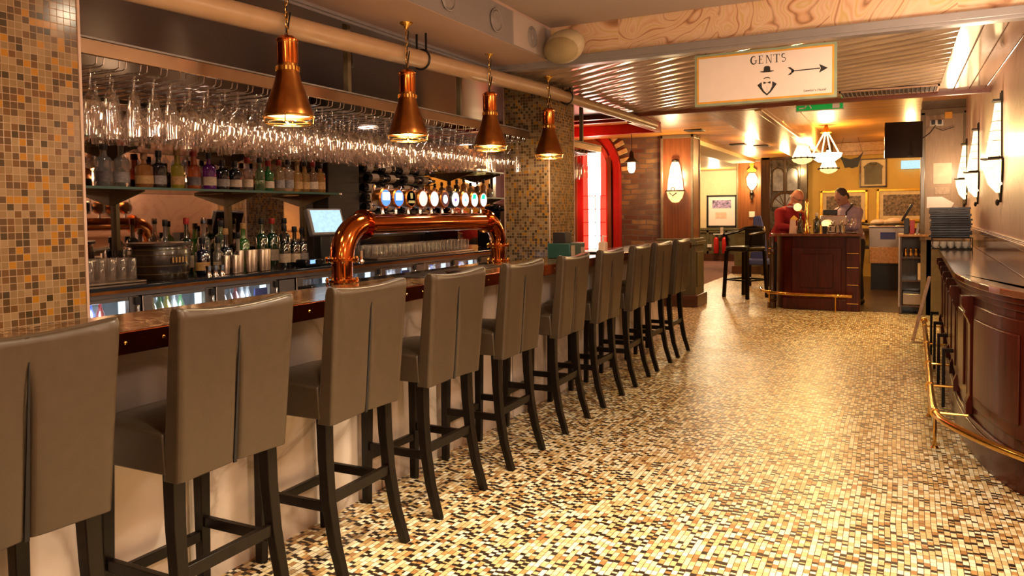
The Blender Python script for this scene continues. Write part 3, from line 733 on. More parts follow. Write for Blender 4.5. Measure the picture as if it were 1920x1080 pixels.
def rack(y0, y1, lab, posts):
    t = thing('glass_rack', lab, 'glass rack', (-2.58, 0, 0)); zb = 1.935
    part('front_band', MB().box(-.004, .012, y0, y1, zb, zb+.055), 'rackband', t, .002)
    part('band_lip', MB().box(-.02, .020, y0, y1, zb+.055, zb+.062), 'trim_grey', t)
    part('rear_band', MB().box(-.85, -.84, y0, y1, zb, zb+.05), 'rackband', t)
    part('frame', B(-.84, 0, y0, y0+.02, zb, zb+.04), 'rackband', t); part('frame', B(-.84, 0, y1-.02, y1, zb, zb+.04), 'rackband', t)
    for y in posts: part('post', MB().box(-.035, -.005, y-.014, y+.014, zb+.05, 2.36), 'columntrim', t)
    y = y0+.05; i = 0
    while y < y1-.05:
        for s in (-.014, .014):
            part('wire', MB().tube([(-.83, y+s, zb-.028), (-.03, y+s, zb-.028), (-.012, y+s, zb-.022), (-.008, y+s, zb+.004)], .0022, 5), 'chrome', t)
        y += .0905; i += 1
    return zb
zb = rack(1.70, 5.43, 'long bronze-fronted glass rack hanging over the back of the bar', (3.26, 4.42))
ys = []; y = 1.75
while y < 5.38: ys.append((y, 6)); y += .0905
zb = rack(5.98, 7.06, 'short glass rack beyond the tiled pillar, against the red arch', (6.62,))
y = 6.03
while y < 7.0: ys.append((y, 4)); y += .0905
rows = ys; n = 0
ROWN = ['front', 'second', 'third', 'fourth', 'fifth', 'rear']
def nth(i): return '%d%s' % (i, 'th' if 10 <= i % 100 <= 20 else {1: 'st', 2: 'nd', 3: 'rd'}.get(i % 10, 'th'))
LN = sum(1 for a in ys if a[1] == 6)
for yi, (y, deep) in enumerate(rows):
    kind0 = 'flute' if yi < 5 else ('balloon' if yi < 16 else 'wine')
    for k in range(deep):
        kind = kind0 if random.random() < .75 else random.choice(['wine', 'balloon', 'flute'])
        x = -2.655-k*.118+random.uniform(-.012, .012)
        o = bpy.data.objects.new(GL[kind][0], GM[kind]); COL.objects.link(o); o.location = (x, y, zb-.022-random.uniform(0, .004))
        o.rotation_euler = (random.uniform(-.02, .02), random.uniform(-.02, .02), random.random()*3)
        sc = random.uniform(.93, .985); o.scale = (sc, sc, sc)
        tag(o, '%s, %s row of the %s rack, %s from the near end' % ({'wine': 'wine glass', 'balloon': 'wide balloon glass', 'flute': 'slim tall glass'}[kind], ROWN[k], 'long' if deep == 6 else 'short far', nth((yi if deep == 6 else yi-LN)+1)), 'glass', {'wine': 'wine glasses in the hanging racks', 'balloon': 'balloon glasses in the hanging racks', 'flute': 'slim glasses in the hanging racks'}[kind]); n += 1

# ------------------------------------------------------------------ back bar
FX = -3.55
t = thing('back_counter', 'long black-topped counter behind the bar with a bronze edge', 'counter', (FX, 4.6, 0))
part('counter_top', B(-.66, .03, -3.2, 3.0, .975, 1.005), 'worktop', t, .004)
part('edge_strip', B(.03, .042, -3.2, 3.0, .972, .988), 'copper_dark', t)
part('carcass', B(-.62, -.5, -3.2, 3.0, 0, .972), 'black', t)
part('header', B(-.03, .0, -3.2, 3.0, .947, .972), 'steel', t)
part('backsplash', B(-.668, -.655, -3.2, 3.0, 1.005, 1.16), 'worktop', t)
bot_cols = {'r': (.5, .02, .02), 'g': (.05, .35, .05), 'y': (.65, .55, .05), 'w': (.6, .6, .6), 'k': (.02, .02, .03), 'b': (.05, .12, .5), 'o': (.6, .25, .05)}
for k, c in bot_cols.items(): X['fb_'+k] = bottlemat('bottle '+k, c, .9)
FN = [0]
def fridge(y0, y1, lab, cont, blue):
    FN[0] += 1; fo = nth(FN[0])+' fridge from the pillar'
    f = thing('bottle_fridge', lab, 'fridge', (FX, 0, 0), 0, 'glass-door bottle fridges under the back counter')
    part('body', MB().box(-.48, -.46, y0, y1, .1, .94).box(-.46, -.03, y0, y0+.012, .1, .94).box(-.46, -.03, y1-.012, y1, .1, .94).box(-.46, -.03, y0, y1, .93, .942).box(-.46, -.03, y0, y1, .08, .1), 'black', f)
    part('interior_light', MB().box(-.455, -.452, y0+.014, y1-.014, .12, .92).box(-.1, -.06, y1-.05, y1-.035, .3, .92), 'fridge_glow', f)
    part('shelf', MB().box(-.44, -.05, y0+.014, y1-.014, .735, .740), 'chrome', f)
    w0, w1 = y0+.06, y1-.06
    part('door_frame', MB().box(-.03, 0, y0, w0, .12, .944).box(-.03, 0, w1, y1, .12, .944).box(-.03, 0, w0, w1, .925, .944).box(-.03, 0, w0, w1, .12, .2), 'steel', f, .002)
    part('window', B(-.018, -.014, w0, w1, .2, .925), 'glass', f)
    part('handle', MB().box(.0, .016, y1-.022, y1-.008, .70, .90), 'chrome', f, .003)
    part('bracket', MB().box(.0, .012, y1-.030, y1+.0, .90, .94), 'black', f)
    if blue: part('sticker', B(-.012, -.010, w1-.12, w1-.015, .86, .905), bpy.data.materials.get('blue cloth'), f, label='dark blue sticker')
    step = (w1-w0-.07)/6
    for i in range(6):
        for r_ in range(2):
            k = cont[(i+r_) % len(cont)]
            o = bpy.data.objects.new('mixer_bottle', FB[k]); COL.objects.link(o); o.location = (FX-.12-r_*.1, w0+.02+step*(i+.5), .741); o.scale = (1, 1, 1.0)
            tag(o, 'small %s bottle, %s row, %s from left in the %s' % (CN[k], ['front', 'back'][r_], nth(i+1), fo), 'bottle', 'small bottles in the fridges')
CN = {'r': 'red', 'g': 'green', 'y': 'yellow', 'w': 'white', 'k': 'dark', 'b': 'blue', 'o': 'orange'}
FB = {k: MB().lathe([(.0, 0), (.026, .001), (.027, .10), (.022, .125), (.011, .15), (.010, .185), (.0, .187)], n=10).mesh('mixer_bottle', 'fb_'+k) for k in bot_cols}
FR = [(2.18, 2.70, 'bottle fridge beside the near tiled pillar, with red and white bottles', 'rwrkb', 0), (2.72, 3.19, 'bottle fridge second from the near pillar, with green and yellow bottles', 'gygyw', 0), (3.21, 3.70, 'bottle fridge with a blue sticker, third from the near pillar', 'wkwrw', 1),
      (3.88, 4.30, 'bottle fridge behind the left copper upright, with red bottles', 'rbrw', 0), (4.32, 4.79, 'bottle fridge under the middle of the tap pipe', 'bwbw', 0), (4.81, 5.28, 'bottle fridge with a blue sticker, under the glass crate', 'wwbw', 1),
      (5.42, 5.89, 'bottle fridge second from the far end, with a few red bottles', 'bwrw', 0), (5.91, 6.38, 'bottle fridge beside the right copper upright', 'bwww', 0), (6.60, 7.10, 'farthest bottle fridge, against the tiled pillar', 'bwbb', 0)]
for a in FR: fridge(*a)
for y in (3.79, 5.35, 6.49):
    o = part('cupboard_panel', B(FX-.03, FX, y-.07 if y != 6.49 else 6.40, y+.07 if y != 6.49 else 6.58, .12, .94), 'steel'); tag(o, {3.79: 'narrow blank steel panel between the third and fourth fridge', 5.35: 'narrow blank steel panel under the glass crate', 6.49: 'narrow blank steel panel at the far fridges'}[y], 'panel')
for i, y in enumerate((2.5, 3.0, 3.5, 4.5, 5.05, 5.65, 6.15)):
    light('POINT', (FX-.06, y, .88), 1.2, (.7, .85, 1), .03)
# shelves on the mirror
def shelf(y0, y1, z, lab, br):
    t = thing('glass_shelf', lab, 'shelf', (-4.2, 0, z), 0, 'glass bottle shelves on the mirror')
    part('pane', MB().prism([(0, y0), (.33, y0), (.35, y0+.02), (.35, y1-.10), (.32, y1-.03), (.24, y1), (0, y1)], -.012, 0), 'shelfglass', t)
    part('edge', B(.345, .352, y0, y1-.1, -.013, .001), 'green_box', t)
    for y in br:
        part('bracket', MB().prism([(0, -.013), (.30, -.013), (.30, -.022), (.02, -.10), (0, -.10)], y-.006, y+.006, Matrix(((1, 0, 0), (0, 0, 1), (0, 1, 0)))), 'bronze', t)
ZS = (1.527, 1.80)
shelf(2.1, 4.80, ZS[0], 'lower long glass shelf of spirits on the near mirror', (3.02, 3.9, 4.66))
shelf(2.1, 4.80, ZS[1], 'upper long glass shelf just below the hanging glasses', (3.02, 3.9, 4.66))
shelf(6.45, 7.65, ZS[0], 'lower short glass shelf on the far mirror beside the pillar', (6.9, 7.5))
shelf(6.45, 7.65, ZS[1], 'upper short glass shelf on the far mirror beside the pillar', (6.9, 7.5))
for i, y in enumerate((3.05, 3.92, 4.68)):
    o = part('shelf_upright', B(-4.20, -4.175, y-.012, y+.012, 1.16, 2.0), 'bronze'); tag(o, ['gilt shelf upright behind the black gin bottle', 'gilt shelf upright behind the green bottles', 'gilt shelf upright beside the timber post'][i], 'upright')
# bottles
BM = {}
def bmat(c, a):
    k = (c, a)
    if k not in BM: BM[k] = bottlemat('bottle glass', c, a)
    return BM[k]
def bottle(loc, lab, r, h, nr, nh, col, capc='black', labc='label', a=.7, sh=.6, lz=(.16, .50), grp='spirit bottles on the lower long shelf', square=0, liquid=None, lw=None, name='spirit_bottle'):
    t = thing(name, lab, 'bottle', loc, random.random()*.3, grp)
    bh = h-nh; prof = [(0, 0), (r*.92, .001), (r, .008), (r, bh*(1-.25*sh)), (r*.85, bh*(1-.12*sh)), (nr*1.15, bh), (nr, bh+nh*.2), (nr, h-.012), (nr*1.15, h-.010), (nr*1.15, h-.002), (0, h-.001)]
    part('bottle_glass', MB().lathe(prof, n=4 if square else 16, M=RZ(pi/4) if square else None), bmat(col, a), t)
    if liquid: part('liquid', MB().lathe([(0, .006), (r*.9, .008), (r*.93, bh*.55), (0, bh*.56)], n=14), bmat(liquid, .95), t)
    part('cap', MB().lathe([(nr*1.25, h-.035), (nr*1.3, h-.034), (nr*1.25, h+.004), (0, h+.006)], n=12), capc, t)
    if labc: part('label', MB().open_lathe([(r*1.012, bh*lz[0]), (r*1.012, bh*lz[1])], n=16), labc, t)
    return t
X['label_dark'] = mat('dark label', (.07, .05, .05), .5, var=.5, scale=60); X['label_gold'] = mat('amber label', (.36, .19, .06), .5, var=.3, scale=60); X['label_grey'] = mat('grey label', (.20, .165, .15), .5, var=.3, scale=60)
X['red_cap'] = mat('red cap', (.35, .02, .015), .4); X['wood_cap'] = mat('cork', (.30, .15, .06), .7)
G1 = [  # y, label, r, h, nr, nh, col, cap, labelmat, alpha, liquid
 (2.86, 'clear bottle with black cap and dark label, first on the lower shelf', .045, .24, .017, .07, (.75, .72, .68), 'black', 'label_dark', .25, None),
 (2.98, 'tall clear bottle with red cap, second on the lower shelf', .044, .27, .016, .10, (.8, .78, .72), 'red_cap', 'label_grey', .2, None),
 (3.12, 'squat amber bottle with round shoulders, third on the lower shelf', .050, .20, .015, .06, (.70, .28, .06), 'wood_cap', 'label_gold', .75, None),
 (3.235, 'dark apothecary bottle left of the yellow gin, in front of the gilt upright', .044, .22, .015, .07, (.03, .02, .02), 'black', 'label_grey', .97, None),
 (3.365, 'clear bottle of bright yellow spirit, fifth on the lower shelf', .040, .24, .017, .09, (.75, .60, .04), 'label_gold', 'label_gold', .8, None),
 (3.485, 'clear bottle of orange-red spirit with a red neck', .042, .24, .018, .09, (.85, .16, .02), 'red_cap', 'label_dark', .85, None),
 (3.60, 'round-shouldered purple bottle in the middle of the lower shelf', .046, .23, .014, .07, (.34, .02, .42), 'black', 'label', .92, None),
 (3.72, 'black squat bottle with diamond label, right of the purple bottle', .046, .19, .015, .05, (.012, .012, .018), 'black', 'label_grey', .97, None),
 (3.83, 'black squat bottle with diamond label, left of the clear pink-labelled bottle', .046, .19, .015, .05, (.010, .012, .020), 'black', 'label', .97, None),
 (3.94, 'clear bottle with pink label and red cap on the lower shelf', .038, .22, .016, .07, (.8, .7, .65), 'red_cap', 'label', .2, None),
 (4.05, 'slim clear bottle with green print beside the green bottle', .034, .23, .014, .08, (.45, .65, .35), 'black', None, .3, None),
 (4.14, 'deep green bottle with white label on the lower shelf', .040, .21, .016, .07, (.01, .28, .05), 'red_cap', 'label', .9, None),
 (4.25, 'square clear bottle with amber base, tenth-odd along the lower shelf', .040, .22, .016, .06, (.75, .55, .28), 'red_cap', 'label_grey', .45, None),
 (4.34, 'square pale bottle with grey label beside the amber ones', .040, .23, .017, .06, (.65, .58, .46), 'black', 'label_grey', .4, None),
 (4.43, 'golden rum bottle left of the paired amber bottles', .036, .23, .014, .08, (.75, .45, .12), 'wood_cap', 'label_gold', .6, None),
 (4.52, 'golden whiskey bottle third from the right end of the lower shelf', .036, .23, .014, .08, (.72, .40, .10), 'black', 'label_gold', .6, None),
 (4.61, 'red-capped bottle with brown label second from the right end', .038, .23, .014, .07, (.55, .30, .14), 'red_cap', 'label', .6, None),
 (4.70, 'amber whiskey bottle at the right end of the lower shelf', .038, .22, .014, .06, (.72, .36, .08), 'black', 'label_gold', .7, None)]
for (y, lab, r, h, nr, nh, c, cap, lm, a, lq) in G1:
    bottle((-3.93+random.uniform(-.01, .01), y*.975, ZS[0]+.0005), lab, r, h, nr, nh, c, cap, lm, a)
for i in range(14):
    y = 2.80+i*.135; c, nm = [((.05, .02, .02), 'black'), ((.5, .25, .05), 'amber'), ((.02, .12, .03), 'dark green'), ((.3, .03, .02), 'dark red'), ((.45, .42, .4), 'clear')][i % 5]
    bottle((-4.0+random.uniform(-.02, .02), y, ZS[1]+.0005), '%s bottle on the upper long shelf, %s' % (nm, '%s from the left' % ['first', 'second', 'third', 'fourth', 'fifth', 'sixth', 'seventh', 'eighth', 'ninth', 'tenth', 'eleventh', 'twelfth', 'thirteenth', 'fourteenth'][i]), random.uniform(.034, .044), .12+random.random()*.03, .014, .04, c, 'black', None, .85, grp='bottles on the upper long shelf')
G2 = [(3.22, -3.98, 'slim grey bottle at the back left of the counter bottles', .034, .33, .013, .12, (.3, .28, .27), 'black', 'label_grey', .6),
 (3.35, -3.95, 'tall dark green wine bottle with red capsule on the back counter', .040, .34, .014, .12, (.03, .06, .02), 'red_cap', 'label', .9),
 (3.50, -3.97, 'clear tall vodka bottle with silver cap on the back counter', .040, .34, .014, .11, (.55, .55, .52), 'chrome', None, .25),
 (3.62, -3.95, 'clear bottle with green shoulders and white label on the back counter', .044, .32, .015, .09, (.25, .42, .18), 'black', 'label', .5),
 (3.83, -3.97, 'bright green bottle half hidden behind the green gins', .042, .30, .015, .10, (.10, .45, .05), 'label_gold', None, .8),
 (3.98, -3.95, 'dark green gin bottle with round label, left of the pair', .044, .33, .016, .10, (.01, .10, .03), 'black', 'label', .9),
 (4.08, -3.95, 'dark green gin bottle with round label, right of the pair', .044, .33, .016, .10, (.01, .10, .03), 'red_cap', 'label', .9),
 (4.20, -3.95, 'dark bottle with red and cream label beside the green gins', .044, .33, .016, .10, (.02, .05, .02), 'black', 'label_gold', .95),
 (3.32, -3.78, 'dark liqueur bottle with round gold emblem beside the barrel', .044, .22, .015, .07, (.01, .015, .05), 'black', 'label_gold', .97),
 (3.44, -3.78, 'short bottle with tall white label between barrel and shakers', .032, .22, .014, .08, (.3, .25, .18), 'black', 'label', .8),
 (3.52, -3.80, 'dark bottle with yellow and red label behind the steel shakers', .042, .27, .014, .11, (.02, .03, .05), 'label_gold', 'label_gold', .95),
 (3.66, -3.84, 'white cone-necked bottle behind the steel shakers', .036, .24, .013, .12, (.7, .6, .5), 'black', 'label', .6),
 (4.02, -3.78, 'dark wine bottle with cream label right of the shakers', .040, .28, .014, .10, (.015, .02, .015), 'black', 'label', .97),
 (4.12, -3.78, 'dark wine bottle with narrow cream label beside the patterned bottle', .038, .27, .014, .10, (.015, .02, .015), 'black', 'label', .97),
 (4.22, -3.80, 'bottle with white patterned label beside the card terminal', .042, .26, .015, .09, (.05, .04, .04), 'black', 'label_grey', .95)]
for (y, x, lab, r, h, nr, nh, c, cap, lm, a) in G2:
    bottle((x, y, 1.0055), lab, r, h, nr, nh, c, cap, lm, a, grp='bottles on the back counter')
for i in range(7):
    y = 6.55+i*.14
    bottle((-3.98, y, ZS[0]+.0005), 'small bottle on the far lower shelf, %s from its left end' % ['first', 'second', 'third', 'fourth', 'fifth', 'sixth', 'seventh'][i], .03, .15+.02*(i % 3), .012, .05, [(.6, .45, .25), (.1, .06, .03), (.5, .3, .1)][i % 3], 'black', 'label_grey', .6, grp='bottles on the far shelf')
# steel shakers
for i in range(7):
    o = part('cocktail_shaker', MB().lathe([(.030, 0), (.038, .003), (.042, .16), (.040, .163), (.036, .02), (0, .018)], n=16), 'steel')
    o.location = (-3.64+.02*(i % 2), 3.37+i*.056, 1.0055); o.scale = (.62, .62, .85 if i > 1 else .7)
    tag(o, 'steel shaker cup on the back counter, %s in the row' % ['first and shorter', 'second and shorter', 'third', 'fourth', 'fifth', 'sixth', 'last'][i], 'shaker', 'steel shaker cups on the back counter')
for i in range(3):
    o = part('spirit_measure', MB().lathe([(.018, 0), (.012, .03), (.018, .06)], n=12), 'chrome'); o.location = (-3.62, 3.22+i*.05, 1.0055)
    tag(o, 'small steel measure beside the barrel, %s of three' % ['left', 'middle', 'right'][i], 'measure', 'steel measures beside the barrel')
# barrel
t = thing('wooden_barrel', 'dark half barrel with metal hoops on the back counter', 'barrel', (-3.77, 3.0, 1.006))
part('staves', MB().lathe([(.150, 0), (.165, .05), (.170, .11), (.165, .17), (.160, .185), (.178, .19), (.178, .205), (.0, .21)], n=28), 'barrel', t)
for z, r in ((.03, .160), (.075, .169), (.135, .170), (.165, .166)): part('hoop', MB().open_lathe([(r-.002, z), (r+.003, z+.001), (r+.003, z+.005), (r-.002, z+.006)], n=28), 'bronze', t)
mb = MB()
for k in range(5): mb.box(-.002, .0, -.05+k*.022, -.038+k*.022, .095, .125)
mb.v = [(a+.1745, b, c) for a, b, c in mb.v]; part('lettering', mb, 'label_gold', t)
# upturned tumblers
TM = MB().open_lathe([(0, .105), (.027, .104), (.030, .10), (.034, .0)], n=12).mesh('tumbler', 'tumbler')
def crate(name, lab, x0, y0, nx, ny, px, py, z, h, grp, gl):
    t = thing(name, lab, 'glass tray', (x0, y0, z)); part('base', MB().box(-.03, nx*px, -.03, ny*py, 0, .012), 'steel', t, .003)
    for i in range(nx):
        for j in range(ny):
            o = bpy.data.objects.new('tumbler', TM); COL.objects.link(o); o.location = (x0+.01+i*px, y0+.015+j*py, z+.0125); o.scale = (.8, .8, h)
            tag(o, '%s, %s row, %s from the left' % (gl, ['back', 'middle', 'front'][i], nth(j+1)), 'glass', grp)
crate('glass_tray', 'steel tray of upturned tumblers beside the near pillar', -3.86, 2.46, 3, 6, .068, .062, 1.0055, 1.15, 'tumblers on the near tray', 'upturned tumbler on the tray beside the near pillar')
crate('glass_tray', 'long tray of upturned glasses behind the tap pipe', -3.80, 4.86, 3, 24, .068, .062, 1.0055, .95, 'glasses behind the tap pipe', 'upturned glass in the tray behind the tap pipe')
# till, printer and card terminal
t = thing('till', 'touch-screen till with a lit pale blue screen', 'till', (-3.70, 4.36, 1.006), radians(-8))
A = Matrix.Translation((0, 0, .30)) @ Matrix.Rotation(radians(-18), 4, 'Y')
part('housing', MB().box(-.03, .02, -.16, .16, -.10, .10, A), 'trim_grey', t, .01); part('screen', MB().box(.0202, .0215, -.14, .14, -.08, .085, A), 'screen', t)
part('stand', MB().box(-.08, .0, -.05, .05, .02, .22).box(-.14, .08, -.12, .12, 0, .02), 'black', t, .006)
o = part('receipt_printer', MB().box(-3.80, -3.62, 4.50, 4.62, 1.006, 1.12), 'black', None, .01); tag(o, 'black receipt printer right of the till', 'printer')
t = thing('card_terminal', 'black card terminal with a small blue display', 'card terminal', (-3.63, 4.10, 1.006)); part('body', MB().box(-.05, .05, -.09, .09, 0, .05), 'blackgloss', t, .01)
part('display', MB().box(.049, .0515, -.05, .0, .02, .045), 'bluescreen', t)
# wine rack
t = thing('wine_rack', 'dark wall rack of wine bottles lying on steel rods', 'wine rack', (-4.2, 5.8, 1.16))
part('backboard', B(0, .02, -.57, .60, 0, .90), 'black', t)
for i in range(9):
    for y in (-.5, -.25, .02, .28, .52): part('rod', MB().tube([(.02, y, .06+i*.083), (.20, y, .06+i*.083)], .004, 6).ell((.20, y, .06+i*.083), .006, 8), 'chrome', t)
wb = MB().lathe([(0, 0), (.034, .002), (.0355, .01), (.0355, .19), (.028, .215), (.014, .235), (.013, .29), (0, .292)], n=14).mesh('glass_body', 'blackgloss')
wl = MB().open_lathe([(.0361, .05), (.0361, .135)], n=14).mesh('label', 'label'); wc = MB().open_lathe([(.0145, .25), (.0145, .294), (0, .295)], n=10).mesh('capsule', 'label_dark')
for r_ in range(9):
    for c_ in range(4):
        o = thing('wine_bottle', 'wine bottle lying in the wall rack, %s row from the top, %s from the left' % (nth(9-r_), ['first', 'second', 'third', 'last'][c_]), 'bottle', (-4.2+.115+.03*(r_ % 2), 5.27+c_*.265+.05*((r_*7) % 3)/3, 1.16+.06+r_*.083+.041), 0, 'wine bottles in the wall rack')
        o.rotation_euler = (radians(-90), 0, random.random()*.4-.2)
        for nm, me in (('bottle_glass', wb), ('label', wl), ('capsule', wc)):
            p = bpy.data.objects.new(nm, me); COL.objects.link(p); p.parent = o
# dark timber post studs and equipment beyond
o = part('coffee_grinder', MB().box(-3.98, -3.7, 7.10, 7.45, 1.006, 1.38).lathe([(.10, 0), (.13, .02), (.13, .05), (.05, .08)], (-3.84, 7.28, 1.38)), 'blackgloss', None, .01); tag(o, 'black machine on the back counter left of the tiled pillar', 'machine')
# clutter on the bar between stools
o = part('bar_mat', MB().box(-2.39, -2.22, 3.35, 4.35, 1.0205, 1.026), 'black', None, .003); tag(o, 'black drip mat below the copper tap pipe', 'bar mat')
t = thing('bar_caddy', 'green bar caddy with black utensils on the bar', 'caddy', (-2.2, 5.28, 1.0205))
part('box', MB().box(-.09, .09, -.15, .15, 0, .11), 'green_box', t, .006)
part('emblem', MB().box(.0902, .0912, -.13, -.06, .02, .095).box(.0902, .0912, .06, .14, .03, .075), 'label', t)
part('utensils', MB().box(-.05, .05, -.14, -.02, .11, .19).tube([(0, .04, .11), (.01, .07, .20)], .008, 6).tube([(.02, -.02, .11), (.02, .0, .19)], .010, 6), 'black', t, .003)
o = part('serving_tray', MB().lathe([(.15, 0), (.17, .012), (.165, .016), (.0, .006)], (-2.25, 5.95, 1.0205), 24), 'black'); tag(o, 'round black tray on the bar between caddy and pink bottle', 'tray')
t = thing('sanitiser_bottle', 'pink pump bottle on the bar in front of the red arch', 'bottle', (-2.15, 5.86, 1.0205))
t.location = (-2.08, 5.74, 1.0205)
part('body', MB().box(-.03, .03, -.035, .035, 0, .10), 'paper', t, .01); part('pump', MB().tube([(0, 0, .10), (0, 0, .14)], .008, 8).box(-.006, .03, -.008, .008, .14, .15), 'white', t)
o = part('ashtray', MB().lathe([(.03, 0), (.05, .02), (.04, .02), (.0, .006)], (-2.17, 3.6, 1.0205), 16), 'blackgloss'); tag(o, 'small black dish on the bar between third and fourth stools', 'dish')
# ================================================================== CEILING FITTINGS AND SIGNS
for i, (y, lab) in enumerate(((3.37, 'round vent on the ceiling duct nearest the camera'), (3.89, 'round vent on the ceiling duct, middle of three'), (4.37, 'round vent on the pale panel of the ceiling duct'))):
    t = thing('duct_vent', lab, 'vent', (-2.037, y, 2.447), 0, 'round vents on the ceiling duct')
    part('ring', MB().tube([(0, .062*cos(a*pi/16), .062*sin(a*pi/16)) for a in range(33)], .005, 8), 'trim_grey', t)
    part('disc', MB().lathe([(.055, 0), (.05, .006), (.02, .008), (.018, .012), (.0, .012)], n=28, M=RY(pi/2)), 'trim_grey', t)
t = thing('wall_speaker', 'oval cream loudspeaker at the corner of the ceiling duct', 'loudspeaker', (-1.88, 4.51, 2.40), radians(-20)); t.scale = (.93, .93, .93)
part('body', MB().ell((0, 0, 0), (.16, .10, .115), 28, RX(radians(-14))), 'speaker', t)
part('grille', MB().ell((0, -.022, -.022), (.148, .098, .092), 28, RX(radians(-14))), mat('speaker cloth', (.36, .27, .13), .7), t)
part('bracket', MB().box(-.15, -.02, .02, .07, -.02, .05), 'white', t, .004)
t = thing('gents_sign', 'hanging white sign reading GENTS with hat, bow tie and arrow', 'sign', (-.72, 4.79, 2.155)); t.scale = (.93, .93, .93)
SW, SH = .425, .158
part('board', B(-SW-.012, SW+.012, -.006, .006, -SH-.012, SH+.012), 'sign_teal', t, .002)
part('border', B(-SW+.004, SW-.004, -.008, -.006, -SH+.004, SH-.004), 'sign_orange', t)
part('face', B(-SW+.016, SW-.016, -.0095, -.008, -SH+.016, SH-.016), 'sign_white', t)
for x in (-SW+.06, SW-.06): part('hanger', MB().tube([(x, 0, SH+.01), (x, 0, .215)], .0022, 6), 'iron', t)
def flat(mb, pts, y=-.0105, y1=-.0094): return mb.prism(pts, y1, y, MXZ)
mb = MB()
def serif_letter(mb, L, x, z, h):
    W_ = h*.72; th, tn, sf = h*.13, h*.05, h*.16
    def r(a, b, c, d): flat(mb, [(x+a, z+c), (x+b, z+c), (x+b, z+d), (x+a, z+d)])
    def arc_(cx, cz, rx, rz, a0, a1, t0, t1, n=10):
        for i in range(n):
            q = []
            for k, s in ((i, 1), (i+1, 1), (i+1, -1), (i, -1)):
                a = radians(a0+(a1-a0)*k/n); tt = (t0+(t1-t0)*sin(pi*k/n))/2*s
                q.append((x+cx+(rx+tt)*cos(a), z+cz+(rz+tt)*sin(a)))
            flat(mb, q)
    if L == 'G':
        arc_(W_*.5, h/2, W_*.46, h*.47, 50, 330, tn, th*1.3, 16); r(W_*.80, W_*.93, h*.10, h*.45); r(W_*.62, W_*1.05, h*.42, h*.47)
    if L == 'E':
        r(W_*.15, W_*.15+th, 0, h); r(0, W_*.8, 0, tn); r(0, W_*.76, h-tn, h); r(W_*.15, W_*.6, h*.5, h*.5+tn); r(W_*.75, W_*.8, 0, h*.22); r(W_*.71, W_*.76, h*.80, h); r(W_*.56, W_*.6, h*.42, h*.62)
    if L == 'N':
        r(W_*.12, W_*.12+tn, 0, h); r(W_*.88, W_*.88+tn, 0, h); flat(mb, [(x+W_*.08, z+h), (x+W_*.08+th*1.2, z+h), (x+W_*.93, z), (x+W_*.93-th*.6, z)]); r(0, W_*.28, 0, tn*.8); r(W_*.74, W_*1.08, h-tn*.8, h)
    if L == 'T':
        r(W_*.45, W_*.45+th, 0, h); r(0, W_, h-tn, h); r(0, tn, h*.78, h); r(W_-tn, W_, h*.78, h); r(W_*.3, W_*.72, 0, tn)
    if L == 'S':
        arc_(W_*.42, h*.74, W_*.27, h*.23, 40, 270, tn, th, 12); arc_(W_*.42, h*.26, W_*.30, h*.24, 90, -140, th, tn, 12)
    return W_*1.22
x = -.075
for L in 'GENTS': x += serif_letter(mb, L, x, .075, .052)*(1 if L != 'N' else 1.05)
part('lettering', mb, 'ink', t)
def outline(pts, ox, oz, s): return [(ox+a*s, oz+b*s) for a, b in pts]
mb = MB()   # bowler hat
flat(mb, outline([(-1, -.12), (-.5, -.22), (.5, -.22), (1, -.12), (1.0, -.02), (.5, .0), (.45, .55), (.25, .72), (-.25, .72), (-.45, .55), (-.5, .0), (-1, -.02)], .025, .027, .042))
part('hat', mb, 'ink', t)
mb = MB()   # moustache arc, bow tie, lapels
for i in range(8):
    a0, a1 = radians(20+140*i/8), radians(20+140*(i+1)/8)
    flat(mb, [(.025+.022*cos(a0), -.026+.013*sin(a0)), (.025+.022*cos(a1), -.026+.013*sin(a1)), (.025+.019*cos(a1), -.029+.010*sin(a1)), (.025+.019*cos(a0), -.029+.010*sin(a0))])
flat(mb, [(.003, -.040), (.003, -.056), (.025, -.048)]); flat(mb, [(.047, -.040), (.047, -.056), (.025, -.048)])
part('bow_tie', mb, 'ink', t)
mb = MB()
for s in (-1, 1):
    flat(mb, [(.025+s*.060, -.060), (.025+s*.033, -.042), (.025+s*.031, -.075), (.025+s*.018, -.100), (.025, -.118), (.025, -.130), (.025+s*.025, -.108)])
for i in range(3): flat(mb, [(.023, -.075-.012*i), (.027, -.075-.012*i), (.027, -.078-.012*i), (.023, -.078-.012*i)])
part('lapels', mb, 'ink', t)
mb = MB()
flat(mb, [(.17, .008), (.34, .010), (.34, .017), (.17, .014)]); flat(mb, [(.335, -.014), (.385, .012), (.335, .040), (.345, .013)])
flat(mb, [(.150, -.012), (.168, .002), (.178, .012), (.168, .020), (.150, .036), (.166, .036), (.188, .018), (.188, .006), (.166, -.012)][::-1])
part('arrow', mb, 'ink', t)
fc = bpy.data.curves.new('small_lettering', 'FONT'); fc.body = "Lawlor's Hotel"; fc.size = .022; fc.extrude = .0004; fc.materials.append(X['ink'])
o = bpy.data.objects.new('tmp', fc); me = bpy.data.meshes.new_from_object(o); bpy.data.objects.remove(o); me.name = 'small_lettering'
o = bpy.data.objects.new('small_lettering', me); COL.objects.link(o); o.parent = t; o.location = (.245, -.0100, -.125); o.rotation_euler = (pi/2, 0, 0)
t = thing('exit_sign', 'green hanging exit sign with white running figure and arrow', 'exit sign', (-.65, 7.67, 2.327)); t.scale = (.93, .93, .93)
part('box', B(-.215, .215, -.02, .02, -.052, .04), 'sign_green', t, .003); part('frame', MB().box(-.222, .222, -.014, .014, -.060, -.052).box(-.222, -.215, -.014, .014, -.06, .04).box(.215, .222, -.014, .014, -.06, .04), 'white', t)
